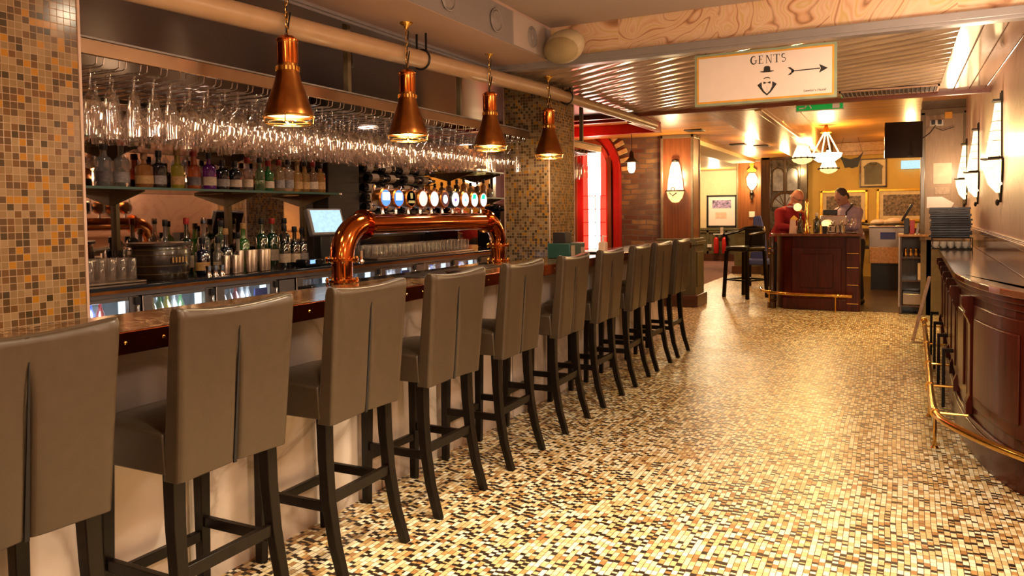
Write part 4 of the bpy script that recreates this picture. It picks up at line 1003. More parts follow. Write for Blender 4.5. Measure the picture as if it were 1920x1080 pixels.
for x in (-.15, .15): part('hanger', MB().tube([(x, 0, .04), (x, 0, .40)], .004, 6), 'iron', t)
mb = MB(); flat(mb, [(-.19, -.035), (-.13, -.035), (-.13, -.022), (-.19, -.022)], -.0215, -.0201); flat(mb, [(-.145, -.03), (-.13, -.03), (-.10, .02), (-.115, .03)], -.0215, -.0201); flat(mb, [(-.10, .0), (-.08, -.04), (-.07, -.035), (-.09, .01)], -.0215, -.0201)
mb.ell((-.11, -.0208, .034), (.011, .001, .011), 10)
part('running_figure', mb, 'sign_white', t)
mb = MB(); flat(mb, [(-.03, .006), (.05, .006), (.05, .018), (-.03, .018)], -.0215, -.0201); flat(mb, [(.04, -.006), (.07, .012), (.04, .03)], -.0215, -.0201); part('arrow', mb, 'sign_white', t)
mb = MB(); flat(mb, [(.12, -.045), (.185, -.045), (.185, .036), (.12, .036)], -.0215, -.0201); part('door_symbol', mb, 'sign_white', t)
t = thing('ceiling_grille', 'long slotted air grille in the slatted ceiling behind the sign', 'grille', (-.074, 7.23, 2.344)); t.scale = (.93, .93, .93)
part('frame', MB().box(-.40, .40, -.20, -.17, -.012, 0).box(-.40, .40, .17, .20, -.012, 0).box(-.40, -.385, -.2, .2, -.012, 0).box(.385, .40, -.2, .2, -.012, 0), 'panel_board', t)
part('back', B(-.39, .39, -.18, .18, -.004, -.002), 'black', t)
mb = MB()
for i in range(22): mb.bar((-.37+i*.0352, -.175, -.008), (-.37+i*.0352, .175, -.008), .007, .012)
part('slat', mb, 'trim_grey', t)
for i, (x, y, lab) in enumerate(((-2.45, 10.4, 'dark ceiling vent above the near timber column'), (-2.35, 13.0, 'dark ceiling vent beyond the near timber column, left of two'), (-2.05, 13.5, 'dark ceiling vent beyond the near timber column, right of two'))):
    o = part('ceiling_vent', MB().box(x-.12, x+.12, y-.12, y+.12, 2.435, 2.4505), 'black', None, .004); tag(o, lab, 'vent', 'dark vents in the boarded ceiling')
for i, (x, y) in enumerate(((-2.72, 2.5), (-2.73, 4.2))):
    o = part('ceiling_strip_vent', MB().box(x-.05, x+.05, y-.14, y+.14, 2.350, 2.3605), 'iron', None, .004); tag(o, ['dark slot in the mauve ceiling above the nearest pendant', 'dark slot in the mauve ceiling behind the pipe clamp'][i], 'vent')
t = thing('camera_bracket', 'small metal spotlight on a stem above the glass rack', 'spotlight', (-2.70, 3.40, 2.36))
part('stem', MB().tube([(0, 0, 0), (0, 0, -.10)], .006, 8).lathe([(.03, -.004), (.03, 0)], n=16), 'chrome', t); part('head', MB().lathe([(.02, 0), (.026, .02), (.016, .11)], (0, 0, -.20), 14), 'iron', t)
t = thing('brick_lantern', 'small caged pendant lantern in front of the brick wall', 'lantern', (-3.08, 9.6, 1.86))
part('glass', MB().lathe([(0, 0), (.03, .008), (.048, .05), (.048, .13), (.04, .15)], n=18), 'bulb', t)
part('hood', MB().lathe([(.10, .135), (.06, .17), (.035, .20), (.03, .26), (.01, .29)], n=18), 'iron', t)
part('cord', MB().tube([(0, 0, .28), (.006, 0, .40), (0, 0, .585)], .005, 6), 'iron', t)
light('POINT', (-3.08, 9.45, 1.8), 10, WARM, .05)

# ================================================================== RIGHT-HAND COUNTER
def cpath(off=0, n=12, z=None):
    """front line of the counter from the far end towards the camera, then curving to the wall"""
    P = [(.375-off, 8.95), (.335-off, 6.8), (.315-off, 5.55)]
    for i in range(1, n+1):
        a = (pi/2)*i/n
        P.append((.315-off+(.345+off)*(1-cos(a)), 5.55-(1.45+off)*sin(a)))
    return P
def band(mb, off0, off1, z0, z1):
    a, b = cpath(off0), cpath(off1); n = len(a); vs = [(x, y, z) for z in (z0, z1) for (x, y) in a+b]
    fs = []
    for i in range(n-1): fs += [(i, i+1, n+i+1, n+i), (2*n+i, 3*n+i, 3*n+i+1, 2*n+i+1), (i, 2*n+i, 2*n+i+1, i+1), (n+i, n+i+1, 3*n+i+1, 3*n+i)]
    fs += [(0, n, 3*n, 2*n), (n-1, 3*n-1, 4*n-1, 2*n-1)]
    return mb.add(vs, fs)
t = thing('side_counter', 'curved mahogany counter along the right wall with polished top', 'counter', (0, 0, 0))
def solid(off, z0, z1, m, nm, bev=0):
    P = cpath(off); poly = P+[(wx(4.15)-.002, 4.10), (wx(8.95)-.002, 8.95)]
    return part(nm, MB().prism(poly, z0, z1), m, t, bev, smooth=False)
solid(-.045, 0, .93, 'mahogany', 'cabinet'); solid(.0, .925, .96, 'mahogany_top', 'counter_top', .008)
mb = MB(); band(mb, -.045, -.02, 0, .16); band(mb, -.045, -.028, .16, .185); part('plinth', mb, 'mahogany', t, .004)
mb = MB(); band(mb, -.045, -.015, .895, .925); band(mb, -.045, -.03, .86, .895); part('cornice', mb, 'mahogany', t, .004)
# panels and corbels following the front
def front_at(s):
    P = [Vector((*p, 0)) for p in cpath(-.045, 24)]; d = 0
    for i in range(len(P)-1):
        l = (P[i+1]-P[i]).length
        if d+l >= s: q = P[i].lerp(P[i+1], (s-d)/l); a = (P[i+1]-P[i]).normalized(); return q, a
        d += l
    return P[-1], (P[-1]-P[-2]).normalized()
k = 0
for s in (.15, .80, 1.45, 2.10, 2.75, 3.35, 3.95, 4.85):
    q, a = front_at(s); nrm = Vector((a.y, -a.x, 0)) if a.y < -.99 else Vector((a.y, -a.x, 0)); 
    if nrm.x > 0: nrm = -nrm
    M = Matrix(((a.x, nrm.x, 0, q.x), (a.y, nrm.y, 0, q.y), (0, 0, 1, 0), (0, 0, 0, 1)))
    mb = MB()
    prof = [(0, .86), (.055, .86), (.060, .84), (.058, .80), (.040, .775), (.046, .76), (.030, .73), (.018, .70), (.016, .30), (.028, .27), (.034, .25), (.034, .19), (0, .19)]
    vs = []; fs = []; n = len(prof)
    for xx in (-.035, .035):
        for (yy, z) in prof: vs.append(M @ Vector((xx, yy, z)))
    fs = [(i, (i+1) % n, n+(i+1) % n, n+i) for i in range(n)]+[tuple(range(n-1, -1, -1)), tuple(range(n, 2*n))]
    mb.add(vs, fs); mb2 = MB()
    part('corbel', mb, 'mahogany', t, .003)
for s0, s1 in ((.22, .73), (.87, 1.38), (1.52, 2.03), (2.17, 2.68), (2.82, 3.28), (3.42, 3.88), (4.02, 4.78)):
    def frame(o0, o1, za, zb_, inset):
        mb = MB(); ns = 8; pts = [front_at(s0+inset+(s1-s0-2*inset)*i/ns) for i in range(ns+1)]
        vs = []
        for z in (za, zb_):
            for o_ in (o0, o1):
                for q, a in pts:
                    nr = Vector((a.y, -a.x, 0)); nr = -nr if nr.x > 0 else nr; vs.append(q+nr*o_+Vector((0, 0, z)))
        n = ns+1; fs = []
        for i in range(ns): fs += [(i, i+1, n+i+1, n+i), (2*n+i, 3*n+i, 3*n+i+1, 2*n+i+1), (n+i, n+i+1, 3*n+i+1, 3*n+i), (i, 2*n+i, 2*n+i+1, i+1)]
        fs += [(0, n, 3*n, 2*n), (n-1, 3*n-1, 4*n-1, 2*n-1)[::1]]
        return mb.add(vs, fs)
    p = part('panel', frame(-.002, .012, .25, .82, .02), 'mahogany', t, .006)
    part('panel_field', frame(.010, .022, .32, .75, .085), 'mahogany', p, .008)
# brass foot rail with brackets
RP = [(.255, 8.9), (.235, 7.6), (.215, 6.4), (.198, 5.5), (.195, 5.0), (.205, 4.86), (.235, 4.72), (.30, 4.56), (.40, 4.36), (.52, 4.18), (.63, 4.05)]
t = thing('foot_rail', 'brass foot rail curving round the right-hand counter', 'rail', (0, 0, 0))
def smooth_path(P, z, n=6):
    P = [Vector((a, b, z)) for a, b in P]; out = []
    for i in range(len(P)-1):
        p0, p1, p2, p3 = P[max(i-1, 0)], P[i], P[i+1], P[min(i+2, len(P)-1)]
        for k in range(n):
            u = k/n; out.append(.5*((2*p1)+(p2-p0)*u+(2*p0-5*p1+4*p2-p3)*u*u+(3*p1-p0-3*p2+p3)*u**3))
    return out+[P[-1]]
part('rail', MB().tube(smooth_path(RP, .20), .021, 14), 'brass', t); part('end_ball', MB().ell((.255, 8.93, .20), .035, 14), 'brass', t)
for (x, y), px in zip(((.20, 4.90), (.198, 5.65), (.215, 6.45), (.235, 7.4), (.25, 8.5)), (.36, .37, .375, .385, .40)):
    part('post', MB().tube([(x, y, 0), (x, y, .20)], .009, 8).lathe([(.022, 0), (.012, .012)], (x, y, 0), 12), 'brass', t)
    part('bracket', MB().tube([(x, y, .20), (px, y, .20)], .008, 8), 'brass', t)
    part('collar', MB().tube([(x-.002, y-.02, .20), (x, y+.02, .20)], .026, 12), 'brass', t)
# leaning plank and stools pushed under the counter
o = part('plank', MB().bar((.15, 8.75, .01), (.30, 8.85, .66), .03, .09), 'beam', None, .003); tag(o, 'ochre wooden board leaning upright at the far end of the counter', 'board')
for i, y in enumerate((5.95, 6.65, 7.35, 8.05)):
    t = thing('foot_stand', '', 'stand', (.29, y, 0), 0, 'dark iron stands by the right-hand counter')
    t['label'] = 'dark iron bracket stand under the right-hand counter, %s from the near end' % ['first', 'second', 'third', 'fourth'][i]
    part('post', MB().box(-.010, .010, -.02, .02, 0, .40), 'legwood', t, .003); part('arm', B(-.010, .06, -.015, .015, .375, .40), 'legwood', t, .003)
# stack of navy menus over a row of white cups
t = thing('cup_rack', 'wire rack holding the cups under the dark stack', 'rack', (.47, 8.50, .961))
part('base', MB().box(-.17, .17, -.12, .12, 0, .012), 'iron', t, .003); part('top', MB().box(-.17, .17, -.12, .12, .105, .115), 'iron', t, .003)
for x in (-.165, .165):
    for y in (-.115, .115): part('leg', MB().tube([(x, y, .01), (x, y, .11)], .005, 6), 'iron', t)
for i in range(5):
    t = thing('cup', 'white cup in the rack on the counter, %s from the left' % ['first', 'second', 'third', 'fourth', 'last'][i], 'cup', (.335+i*.062, 8.42, .974), 0, 'white cups under the dark stack')
    part('bowl', MB().lathe([(.014, 0), (.026, .02), (.029, .06), (.028, .062), (.024, .05), (0, .02)], n=16), 'white', t); part('handle', MB().tube([(-.026+.0*j, -.028-.012*sin(j*pi/6), .015+.03*j/6+.0) for j in range(7)], .003, 6), 'white', t)
for i in range(6):
    o = part('cup', MB().lathe([(.014, 0), (.026, .02), (.029, .055), (.0, .02)], (.33+i*.056, 8.55, .974), 12), 'white'); tag(o, 'white cup in the back row of the rack, %s from the left' % ['first', 'second', 'third', 'fourth', 'fifth', 'last'][i], 'cup', 'back row of white cups under the dark stack')
z = 1.078
for i in range(13):
    h = random.uniform(.018, .026)
    o = part('menu_folder', MB().box(-.18, .16, -.12, .12, 0, h-.002), 'navy', None, .003); o.location = (.465+random.uniform(-.012, .012), 8.5+random.uniform(-.012, .012), z); o.rotation_euler = (0, 0, random.uniform(-.05, .05)); z += h
    tag(o, 'navy folder in the tall stack on the counter, %s from the bottom' % ['first', 'second', 'third', 'fourth', 'fifth', 'sixth', 'seventh', 'eighth', 'ninth', 'tenth', 'eleventh', 'twelfth', 'topmost, thirteenth'][i], 'folder', 'navy folders stacked on the counter')
# ------------------------------------------------------------------ torch sconces on the right wall
def make_sconce():
    t = thing('wall_sconce', '', 'wall lamp', group='torch-shaped sconces on the right wall')
    # narrow shade above, wide basket below; wall is at +x
    mb = MB()
    def ring(z, w_, d): return [(0, -w_, z), (-d*.7, -w_*.8, z), (-d, 0, z), (-d*.7, w_*.8, z), (0, w_, z)]
    def loft(secs):
        vs = [p for s_ in secs for p in ring(*s_)]; fs = []
        for i in range(len(secs)-1):
            for k in range(4): fs.append((i*5+k, i*5+k+1, i*5+5+k+1, i*5+5+k))
        return MB().add(vs, fs)
    part('upper_shade', loft([(.30, .10, .10), (.40, .075, .085), (.55, .045, .06), (.68, .035, .045)]), 'shade', t)
    part('lower_shade', loft([(.04, .03, .03), (.10, .10, .08), (.20, .125, .11), (.27, .13, .115)]), 'shade', t)
    part('band', MB().tube(ring(.285, .135, .12), .010, 8), 'iron', t)
    part('lower_rim', MB().tube([(0, -.135, .28), (0, -.12, .16), (0, -.04, .02), (0, 0, -.02), (0, .04, .02), (0, .12, .16), (0, .135, .28)], .010, 8), 'iron', t)
    for s_ in (-1, 1): part('frame_bar', MB().bar((-.005, s_*.105, .29), (-.005, s_*.048, .76), .012, .014), 'iron', t)
    part('cross_bar', MB().box(-.06, 0, -.055, .055, .690, .705), 'iron', t)
    mb = MB()
    for z, w_, d in ((.62, .038, .05), (.55, .047, .063), (.48, .058, .073), (.41, .072, .087)): mb.tube(ring(z, w_, d), .0025, 5)
    part('wire_lattice', mb, 'iron', t)
    part('finial', MB().ell((-.02, 0, -.03), (.014, .014, .025), 8), 'iron', t)
    return t
ps = None
for i, (y, lab) in enumerate(((6.5, 'large torch-shaped lamp on the right wall nearest the camera'), (8.75, 'torch-shaped lamp on the right wall, middle of three'), (10.65, 'torch-shaped lamp on the right wall farthest from the camera, by the grey pilaster'))):
    ps = make_sconce() if i == 0 else dup(ps)
    ps.location = (wx(y)-.004, y, 1.42); ps.rotation_euler = (0, 0, -.018); ps['label'] = lab
    light('POINT', (wx(y)-.16, y, 1.80), (14, 12, 6)[i], (1, .70, .44), .05)

# ================================================================== FAR ROOM
# curved island bar
t = thing('island_bar', 'dark mahogany island bar with raised panels at the end of the room', 'bar counter', (0, 0, 0))
def rounded(x0, x1, y0, y1, r, n=8):
    P = [(x1, y0), (x1, y1), (x0, y1)]
    return P+[(x0+r-r*cos(a*pi/2/n), y0+r-r*sin(a*pi/2/n)) for a in range(n+1)]
part('body', MB().prism(rounded(-1.52, -.44, 11.10, 11.55, .30), .0, 1.0), 'mahogany', t, .006)
part('counter_top', MB().prism(rounded(-1.60, -.40, 11.02, 11.60, .36), 1.0, 1.035), 'mahogany_top', t, .006)
p = part('panel', B(-1.28, -.66, 11.085, 11.10, .22, .84), 'mahogany', t, .006); part('panel_field', B(-1.18, -.76, 11.07, 11.087, .30, .76), 'mahogany', p, .01)
part('plinth', B(-1.40, -.43, 11.07, 11.10, 0, .15), 'mahogany', t, .006); part('pilaster', B(-.60, -.44, 11.06, 11.10, 0, .98), 'mahogany', t, .006)
for z in (.35, .58, .77, .10): part('brass_strip', B(-.59, -.45, 11.052, 11.062, z, z+.008), 'brass', t)
t = thing('column_post', 'turned post with brass rings at the corner of the island bar', 'post', (-1.55, 11.12, 0))
part('shaft', MB().lathe([(.06, 0), (.06, .08), (.035, .10), (.05, .16), (.03, .22), (.03, .74), (.045, .80), (.03, .84), (.04, .995)], n=16), 'darkwood', t)
for z in (.12, .20, .76, .83): part('ring', MB().lathe([(.040, z-.008), (.052, z), (.040, z+.008)], n=16), 'brass', t)
t = thing('foot_rail', 'brass foot rail in front of the island bar', 'rail', (0, 0, 0))
part('rail', MB().tube([(-1.80, 11.75, .22), (-1.72, 11.35, .22), (-1.55, 11.05, .22), (-1.3, 10.94, .22), (-.52, 10.90, .22)], .022, 12), 'brass', t)
for x, y in ((-1.58, 11.08), (-.72, 10.91)): part('post', MB().tube([(x, y, 0), (x, y, .21)], .010, 8), 'brass', t); part('collar', MB().tube([(x-.025, y, .22), (x+.025, y, .22)], .028, 12), 'brass', t)
# high dark stool by the island
t = thing('high_stool', 'dark high-backed armchair stool at the left of the island bar', 'bar stool', (-2.12, 12.35, 0), radians(60))
part('seat', MB().box(-.22, .22, -.22, .22, .72, .80), 'black', t, .03); 
mb = MB(); mb.tube([(-.22, -.24, .98), (.12, -.26, 1.02), (.22, -.18, 1.08), (.24, 0, 1.10), (.22, .18, 1.08), (.12, .26, 1.02), (-.22, .24, .98)], .025, 10); part('back_rail', mb, 'blackgloss', t)
part('backrest', MB().box(.20, .25, -.19, .19, .80, 1.08), 'black', t, .02)
for x, y in ((-.2, -.2), (-.2, .2), (.2, -.2), (.2, .2)): part('leg', MB().bar((x, y, .73), (x*1.15, y*1.15, 0), .045), 'legwood', t, .003)
for a, b in (((-.22, -.22), (.22, -.22)), ((-.22, .22), (.22, .22)), ((.22, -.22), (.22, .22)), ((-.22, -.22), (-.22, .22))): part('stretcher', MB().bar((*a, .28), (*b, .28), .025), 'legwood', t)
for s in (-1, 1): part('arm_post', MB().bar((-.15, s*.22, .8), (-.15, s*.245, .98), .03), 'legwood', t)
# things on the island
def put(nm, lab, cat, mb, m, bevel=0, grp=None): return tag(part(nm, mb, m, None, bevel), lab, cat, grp)
ZI = 1.0355
put('menu_card', 'pink upright menu card on the island bar in front of the man in red', 'card', MB().prism([(-.05, 0), (.05, 0), (.035, .19), (-.035, .19)], -.004, .004, Matrix.Translation((-1.28, 11.15, ZI)) @ MXZ.to_4x4()), 'paper')
t = thing('beer_fount', 'tall brass beer column with round amber globe on the island bar', 'beer tower', (-1.11, 11.25, ZI))
part('column', MB().lathe([(.05, 0), (.03, .03), (.028, .20), (.032, .30), (.022, .36), (.03, .42), (.012, .47)], n=16), 'brass', t); part('globe', MB().ell((-.12, 0, .36), .055, 16), 'shade_dim', t)
part('arm', MB().tube([(0, 0, .28), (-.06, 0, .30), (-.12, 0, .31)], .010, 8), 'brass', t); part('badge', MB().prism([(-.05, 0), (0, -.05), (.05, 0), (0, .05)], -.06, -.05, Matrix.Translation((-.16, 0, .20)) @ MXZ.to_4x4()), 'gold', t)
bottle((-1.20, 11.3, ZI), 'black bottle left of the brass column on the island bar', .04, .27, .015, .08, (.01, .015, .01), 'black', None, .97, grp='bottles on the island bar')
bottle((-.99, 11.3, ZI), 'dark green bottle with white top on the island bar', .045, .27, .016, .06, (.01, .05, .02), 'white', None, .97, grp='bottles on the island bar')
t = thing('beer_badge', 'round lit tap badge over a dark drink on the island bar', 'beer tap', (-.87, 11.22, ZI)); part('post', MB().lathe([(.03, 0), (.012, .03), (.012, .12)], n=12), 'chrome', t); part('badge', MB().lathe([(.0, .02), (.05, .02), (.05, -.02), (0, -.02)][::-1], (0, 0, .13), 20, RX(pi/2)), 'shade_dim', t)
part('glass', MB().lathe([(.026, 0), (.034, .10), (0, .10)], (0, -.10, 0), 14), 'black', t)
t = thing('coffee_machine', 'chrome coffee machine with dark cups shelf behind the island bar', 'machine', (-.80, 11.50, ZI))
part('body', MB().box(-.16, .18, -.05, .06, .10, .24).box(-.14, .16, -.03, .05, 0, .10), 'chrome', t, .01); part('top_shelf', B(-.12, .06, -.05, .05, .245, .32), 'black', t, .01)
for i in range(3): part('group_head', MB().lathe([(.02, 0), (.026, .03), (.02, .05)], (-.10+i*.11, -.08, .12), 12), 'chrome', t)
for i, x in enumerate((-.72, -.66)):
    put('steel_jug', 'steel milk jug on the island bar, %s of two' % ['left', 'right'][i], 'jug', MB().lathe([(.03, 0), (.034, .02), (.028, .10), (.03, .11), (.0, .09)], (x, 11.16, ZI), 14), 'chrome', 0, 'steel jugs on the island bar')
for i, x in enumerate((-.57, -.52)):
    o = bpy.data.objects.new('wine_glass', GM['wine']); COL.objects.link(o); o.location = (x, 11.18+.05*i, ZI+.002); o.rotation_euler = (pi, 0, 0); o.location.z = ZI+.003; o.scale = (.8, .8, .8)
    tag(o, 'upright wine glass on the island bar, %s of two' % ['left', 'right'][i], 'glass', 'wine glasses on the island bar')
put('saucer', 'white saucer on the right of the island bar', 'saucer', MB().lathe([(.03, 0), (.07, .012), (.0, .005)], (-.52, 11.10, ZI), 18), 'white')
# open shelf unit
t = thing('shelf_unit', 'dark open shelf unit with timber top at the right end of the room', 'shelf unit', (.03, 11.0, 0))
part('case', MB().box(0, .03, 0, .4, .0, 1.0).box(.30, .36, 0, .4, .0, 1.0).box(0, .36, .37, .4, 0, 1.0), 'darkwood', t, .004); part('edge_rail', B(-.012, .006, -.01, .01, .1, 1.0), 'steel', t)
for z in (.10, .42, .72): part('shelf', B(.03, .30, .01, .38, z, z+.02), 'darkwood', t)
part('counter_top', B(-.02, .44, -.06, .42, 1.0, 1.03), 'beam', t, .005)
put('metal_box', 'grey metal box on the bottom shelf of the open unit', 'box', B(.065, .31, 11.02, 11.3, .121, .27), 'steel', .01)
put('bottle_carton', 'white carton on the middle shelf of the open unit', 'carton', B(.24, .32, 11.03, 11.2, .441, .66), 'paper', .004)
for i, x in enumerate((.10, .16, .22, .28)): put('brass_tap_spare', 'small brass fitting on the top shelf, %s from the left' % ['first', 'second', 'third', 'last'][i], 'fitting', MB().lathe([(.02, 0), (.026, .03), (.012, .07), (.022, .10), (0, .12)], (x, 11.1, .7405), 12), 'brass', 0, 'brass fittings on the open unit')
t = thing('till', 'dark tilted till screen on the shelf unit', 'till', (.11, 11.15, 1.031)); A = Matrix.Translation((0, 0, .27)) @ Matrix.Rotation(radians(28), 4, 'Y')
part('screen_back', MB().box(-.015, .015, -.12, .12, -.12, .13, A), 'blackgloss', t, .006); part('stand', MB().box(-.03, .03, -.05, .05, 0, .2), 'black', t, .005)
put('red_holder', 'red leaflet holder beside the dark till', 'holder', B(.145, .20, 11.0, 11.08, 1.031, 1.21), 'red', .004)
put('white_leaflet', 'white leaflet standing beside the red holder', 'leaflet', MB().bar((.225, 11.04, 1.031), (.25, 11.06, 1.17), .03, .004), 'white')
# ice machine
t = thing('ice_machine', 'steel ice machine with a dark blue display at the back', 'machine', (-.42, 14.2, 0))
part('body', MB().box(0, .56, 0, .5, .45, 1.05), 'steel', t, .01); part('base', MB().box(.03, .53, .03, .47, 0, .45), 'black', t); part('top', B(-.01, .57, -.02, .52, 1.05, 1.075), 'chrome', t, .004)
part('display', B(.17, .40, -.006, .0, .85, .97), 'bluecloth', t); part('drawer', B(.01, .55, -.01, 0, .45, .72), 'beam', t, .004)
o = part('folded_cloths', MB().ell((-.28, 14.4, 1.13), (.13, .14, .055), 14).ell((-.04, 14.42, 1.14), (.14, .14, .065), 14).ell((-.16, 14.40, 1.126), (.12, .12, .05), 14), 'whitecloth'); tag(o, 'heap of white cloths on the ice machine', 'cloths')
put('back_ledge', 'dark ledge along the ochre wall behind the ice machine', 'ledge', B(-1.2, 1.1, 16.55, 16.98, .93, .98), 'darkwood', .005)
for i, x in enumerate((-.62, -.02)):
    t = thing('chair', 'dark chair with a curved back rail at the ochre wall, %s' % ['behind the barman', 'above the ice machine'][i], 'chair', (x, 16.2, 0), 0, 'dark chairs at the ochre wall')
    part('back_rail', MB().tube([(-.26, .0, 1.0), (-.15, -.05, 1.06), (0, -.07, 1.08), (.15, -.05, 1.06), (.26, 0, 1.0)], .022, 8), 'black', t); part('seat', B(-.22, .22, -.1, .3, .60, .66), 'black', t, .01)
    for a_, b_ in ((-.2, -.08), (.2, -.08), (-.2, .27), (.2, .27)): part('leg', MB().bar((a_, b_, .6), (a_, b_, 0), .035), 'legwood', t)
    for a_ in (-.24, .24): part('back_post', MB().bar((a_*.9, -.08, .6), (a_, -.02, 1.01), .03), 'legwood', t)
# hung on the ochre wall
def framed(nm, lab, x0, x1, z0, z1, y, fm, im, pad, fw=.05, mount='mount', grp=None):
    t = thing(nm, lab, 'framed picture', ((x0+x1)/2, y, (z0+z1)/2), 0, grp); a, b = (x1-x0)/2, (z1-z0)/2
    part('frame', MB().box(-a, a, -.03, 0, b-fw, b).box(-a, a, -.03, 0, -b, -b+fw).box(-a, -a+fw, -.03, 0, -b, b).box(a-fw, a, -.03, 0, -b, b), fm, t, .006)
    part('mount', B(-a+fw, a-fw, -.012, -.005, -b+fw, b-fw), mount, t)
    if im: part('picture', B(-a+fw+pad, a-fw-pad, -.015, -.012, -b+fw+pad, b-fw-pad), im, t)
    return t
framed('team_photograph', 'gilt-framed team photograph behind the barman', -1.42, -.53, 1.10, 1.75, 16.995, 'gold', 'photo', .07)
framed('team_photograph', 'gilt-framed team photograph right of the barman, cut by the pilaster', -.37, .52, 1.10, 1.76, 16.995, 'gold', 'photo', .07)
t = framed('framed_jersey', 'dark-framed grey rugby jersey on the ochre wall', -.68, -.19, 1.80, 2.37, 16.995, 'skirting', None, .05, .025, 'mount')
part('jersey', MB().prism([(-.16, -.23), (.16, -.23), (.16, .08), (.18, .12), (.10, .19), (.05, .21), (-.05, .21), (-.10, .19), (-.18, .12), (-.16, .08)], -.03, -.013, MXZ), 'jersey', t, .005)
part('collar', MB().tube([(-.06, -.032, .20), (-.03, -.035, .16), (.03, -.035, .16), (.06, -.032, .20)], .016, 8), 'green', t)
t = thing('hanging_yoke', 'carved dark wooden yoke hanging from the boarded ceiling', 'yoke', (-.78, 15.6, 2.30))
part('yoke', MB().prism([(-.22, .10), (-.12, .02), (0, -.01), (.12, .02), (.22, .12), (.16, -.02), (.12, -.16), (.09, -.16), (.03, -.18), (-.03, -.16), (-.10, -.17), (-.14, -.05)], -.02, .02, MXZ), 'jeans', t)
for s in (-1, 1): part('cord', MB().tube([(s*.2, 0, .1), (s*.12, 0, .395)], .003, 6), 'iron', t)
put('small_television', 'small lit television on the ochre wall below the black one', 'television', B(.06, .40, 16.90, 16.99, 2.14, 2.30), 'screen')
t = thing('television', 'black television on a bracket at the top of the grey pilaster', 'television', (.06, 10.62, 2.20), radians(8)); part('screen', B(-.21, .21, -.02, .02, -.22, .22), 'blackgloss', t, .004); part('casing', B(-.19, .20, .02, .05, -.18, .18), 'black', t, .01)
part('arm', MB().tube([(.1, .04, 0), (.22, .34, .02)], .018, 8), 'iron', t)
# fittings on the pilaster
PY = 10.984
put('notice', 'pink printed notice on the grey pilaster', 'notice', B(.40, .60, PY-.004, PY, 1.66, 1.92), 'paper')
put('notice', 'smaller cream notice under the pink one on the pilaster', 'notice', B(.42, .58, PY-.004, PY, 1.53, 1.62), 'label')
put('notice', 'slanted white card at the foot of the pilaster', 'notice', MB().prism([(.33, 1.36), (.60, 1.36), (.63, 1.42), (.50, 1.50), (.33, 1.50)], PY-.006, PY-.002, MXZ), 'sign_white')
t = thing('twin_socket', 'white twin socket with black plugs high on the pilaster', 'socket', (.43, PY, 2.42)); part('plate', B(-.075, .075, -.01, 0, -.035, .035), 'white', t, .003); part('plug', MB().box(-.055, -.015, -.05, -.01, -.02, .03).box(.015, .055, -.05, -.01, -.02, .03), 'black', t, .004)
put('thermostat', 'yellow box above the twin socket', 'control box', B(.52, .60, PY-.02, PY, 2.47, 2.55), 'sign_orange', .004)
put('cable', 'loose dark cables running from the socket to the television', 'cable', MB().tube([(.42, PY-.03, 2.39), (.36, PY-.04, 2.30), (.30, 10.93, 2.25), (.2, 10.8, 2.20)], .006, 6).tube([(.62, PY-.012, 2.36), (.50, PY-.012, 2.32), (.42, PY-.03, 2.36)], .004, 6), 'black')
# door with leaded glass
t = thing('glazed_door', 'dark timber door with arched leaded glass behind the man in red', 'door', (-2.08, 16.7, 0))
part('frame', MB().box(-.46, -.28, -.05, .05, 0, 2.5).box(.30, .44, -.05, .05, 0, 2.5).box(-.46, .44, -.05, .05, 2.40, 2.5), 'darkwood', t, .01)
part('leaf', MB().box(-.28, .30, -.02, .02, 0, .95), 'mahogany', t, .006); part('glazing', B(-.28, .30, -.006, .006, .95, 2.40), 'stained', t)
mb = MB()
for cx in (-.13, .15): mb.tube([(cx-.11, -.02, 1.75), (cx-.11, -.02, 2.12)]+[(cx-.11*cos(a*pi/8), -.02, 2.12+.11*sin(a*pi/8)) for a in range(9)]+[(cx+.11, -.02, 1.75), (cx-.11, -.02, 1.75)], .012, 6)
mb.tube([(.01-.27*cos(a*pi/12), -.025, 1.42+.30*sin(a*pi/12)) for a in range(13)], .022, 8)
for a in (40, 65, 90, 115, 140): mb.tube([(.01, -.02, 1.42), (.01-.27*cos(radians(a)), -.02, 1.42+.3*sin(radians(a)))], .008, 6)
mb.box(-.01, .03, -.03, .0, .95, 2.4)
part('leading', mb, 'darkwood', t)
pm = mat('pale blue door glass', (.34, .37, .46), .15, .5, var=.4, scale=6)
for cx in (-.13, .15): part('arched_pane', MB().prism([(cx-.10, 1.76), (cx+.10, 1.76), (cx+.10, 2.12), (cx+.07, 2.19), (cx, 2.22), (cx-.07, 2.19), (cx-.10, 2.12)], -.016, -.007, MXZ), pm, t)
part('fan_pane', MB().prism([(-.24, 1.43)]+[(.01-.25*cos(a*pi/8), 1.43+.27*sin(a*pi/8)) for a in range(1, 8)]+[(.26, 1.43)], -.016, -.007, MXZ), pm, t)
t = thing('blue_chair', 'tall blue upholstered chair back by the corridor', 'chair', (-2.22, 14.2, 0))
part('backrest', MB().prism([(-.14, .45), (.16, .45), (.12, .95), (.04, 1.27), (-.08, 1.25)], 0, .10, MXZ), 'bluecloth', t, .02); part('seat', B(-.18, .22, -.30, .1, .40, .50), 'bluecloth', t, .03)
for a_, b_ in ((-.14, -.26), (.18, -.26), (-.14, .06), (.18, .06)): part('leg', MB().bar((a_, b_, .42), (a_, b_, 0), .035), 'legwood', t)
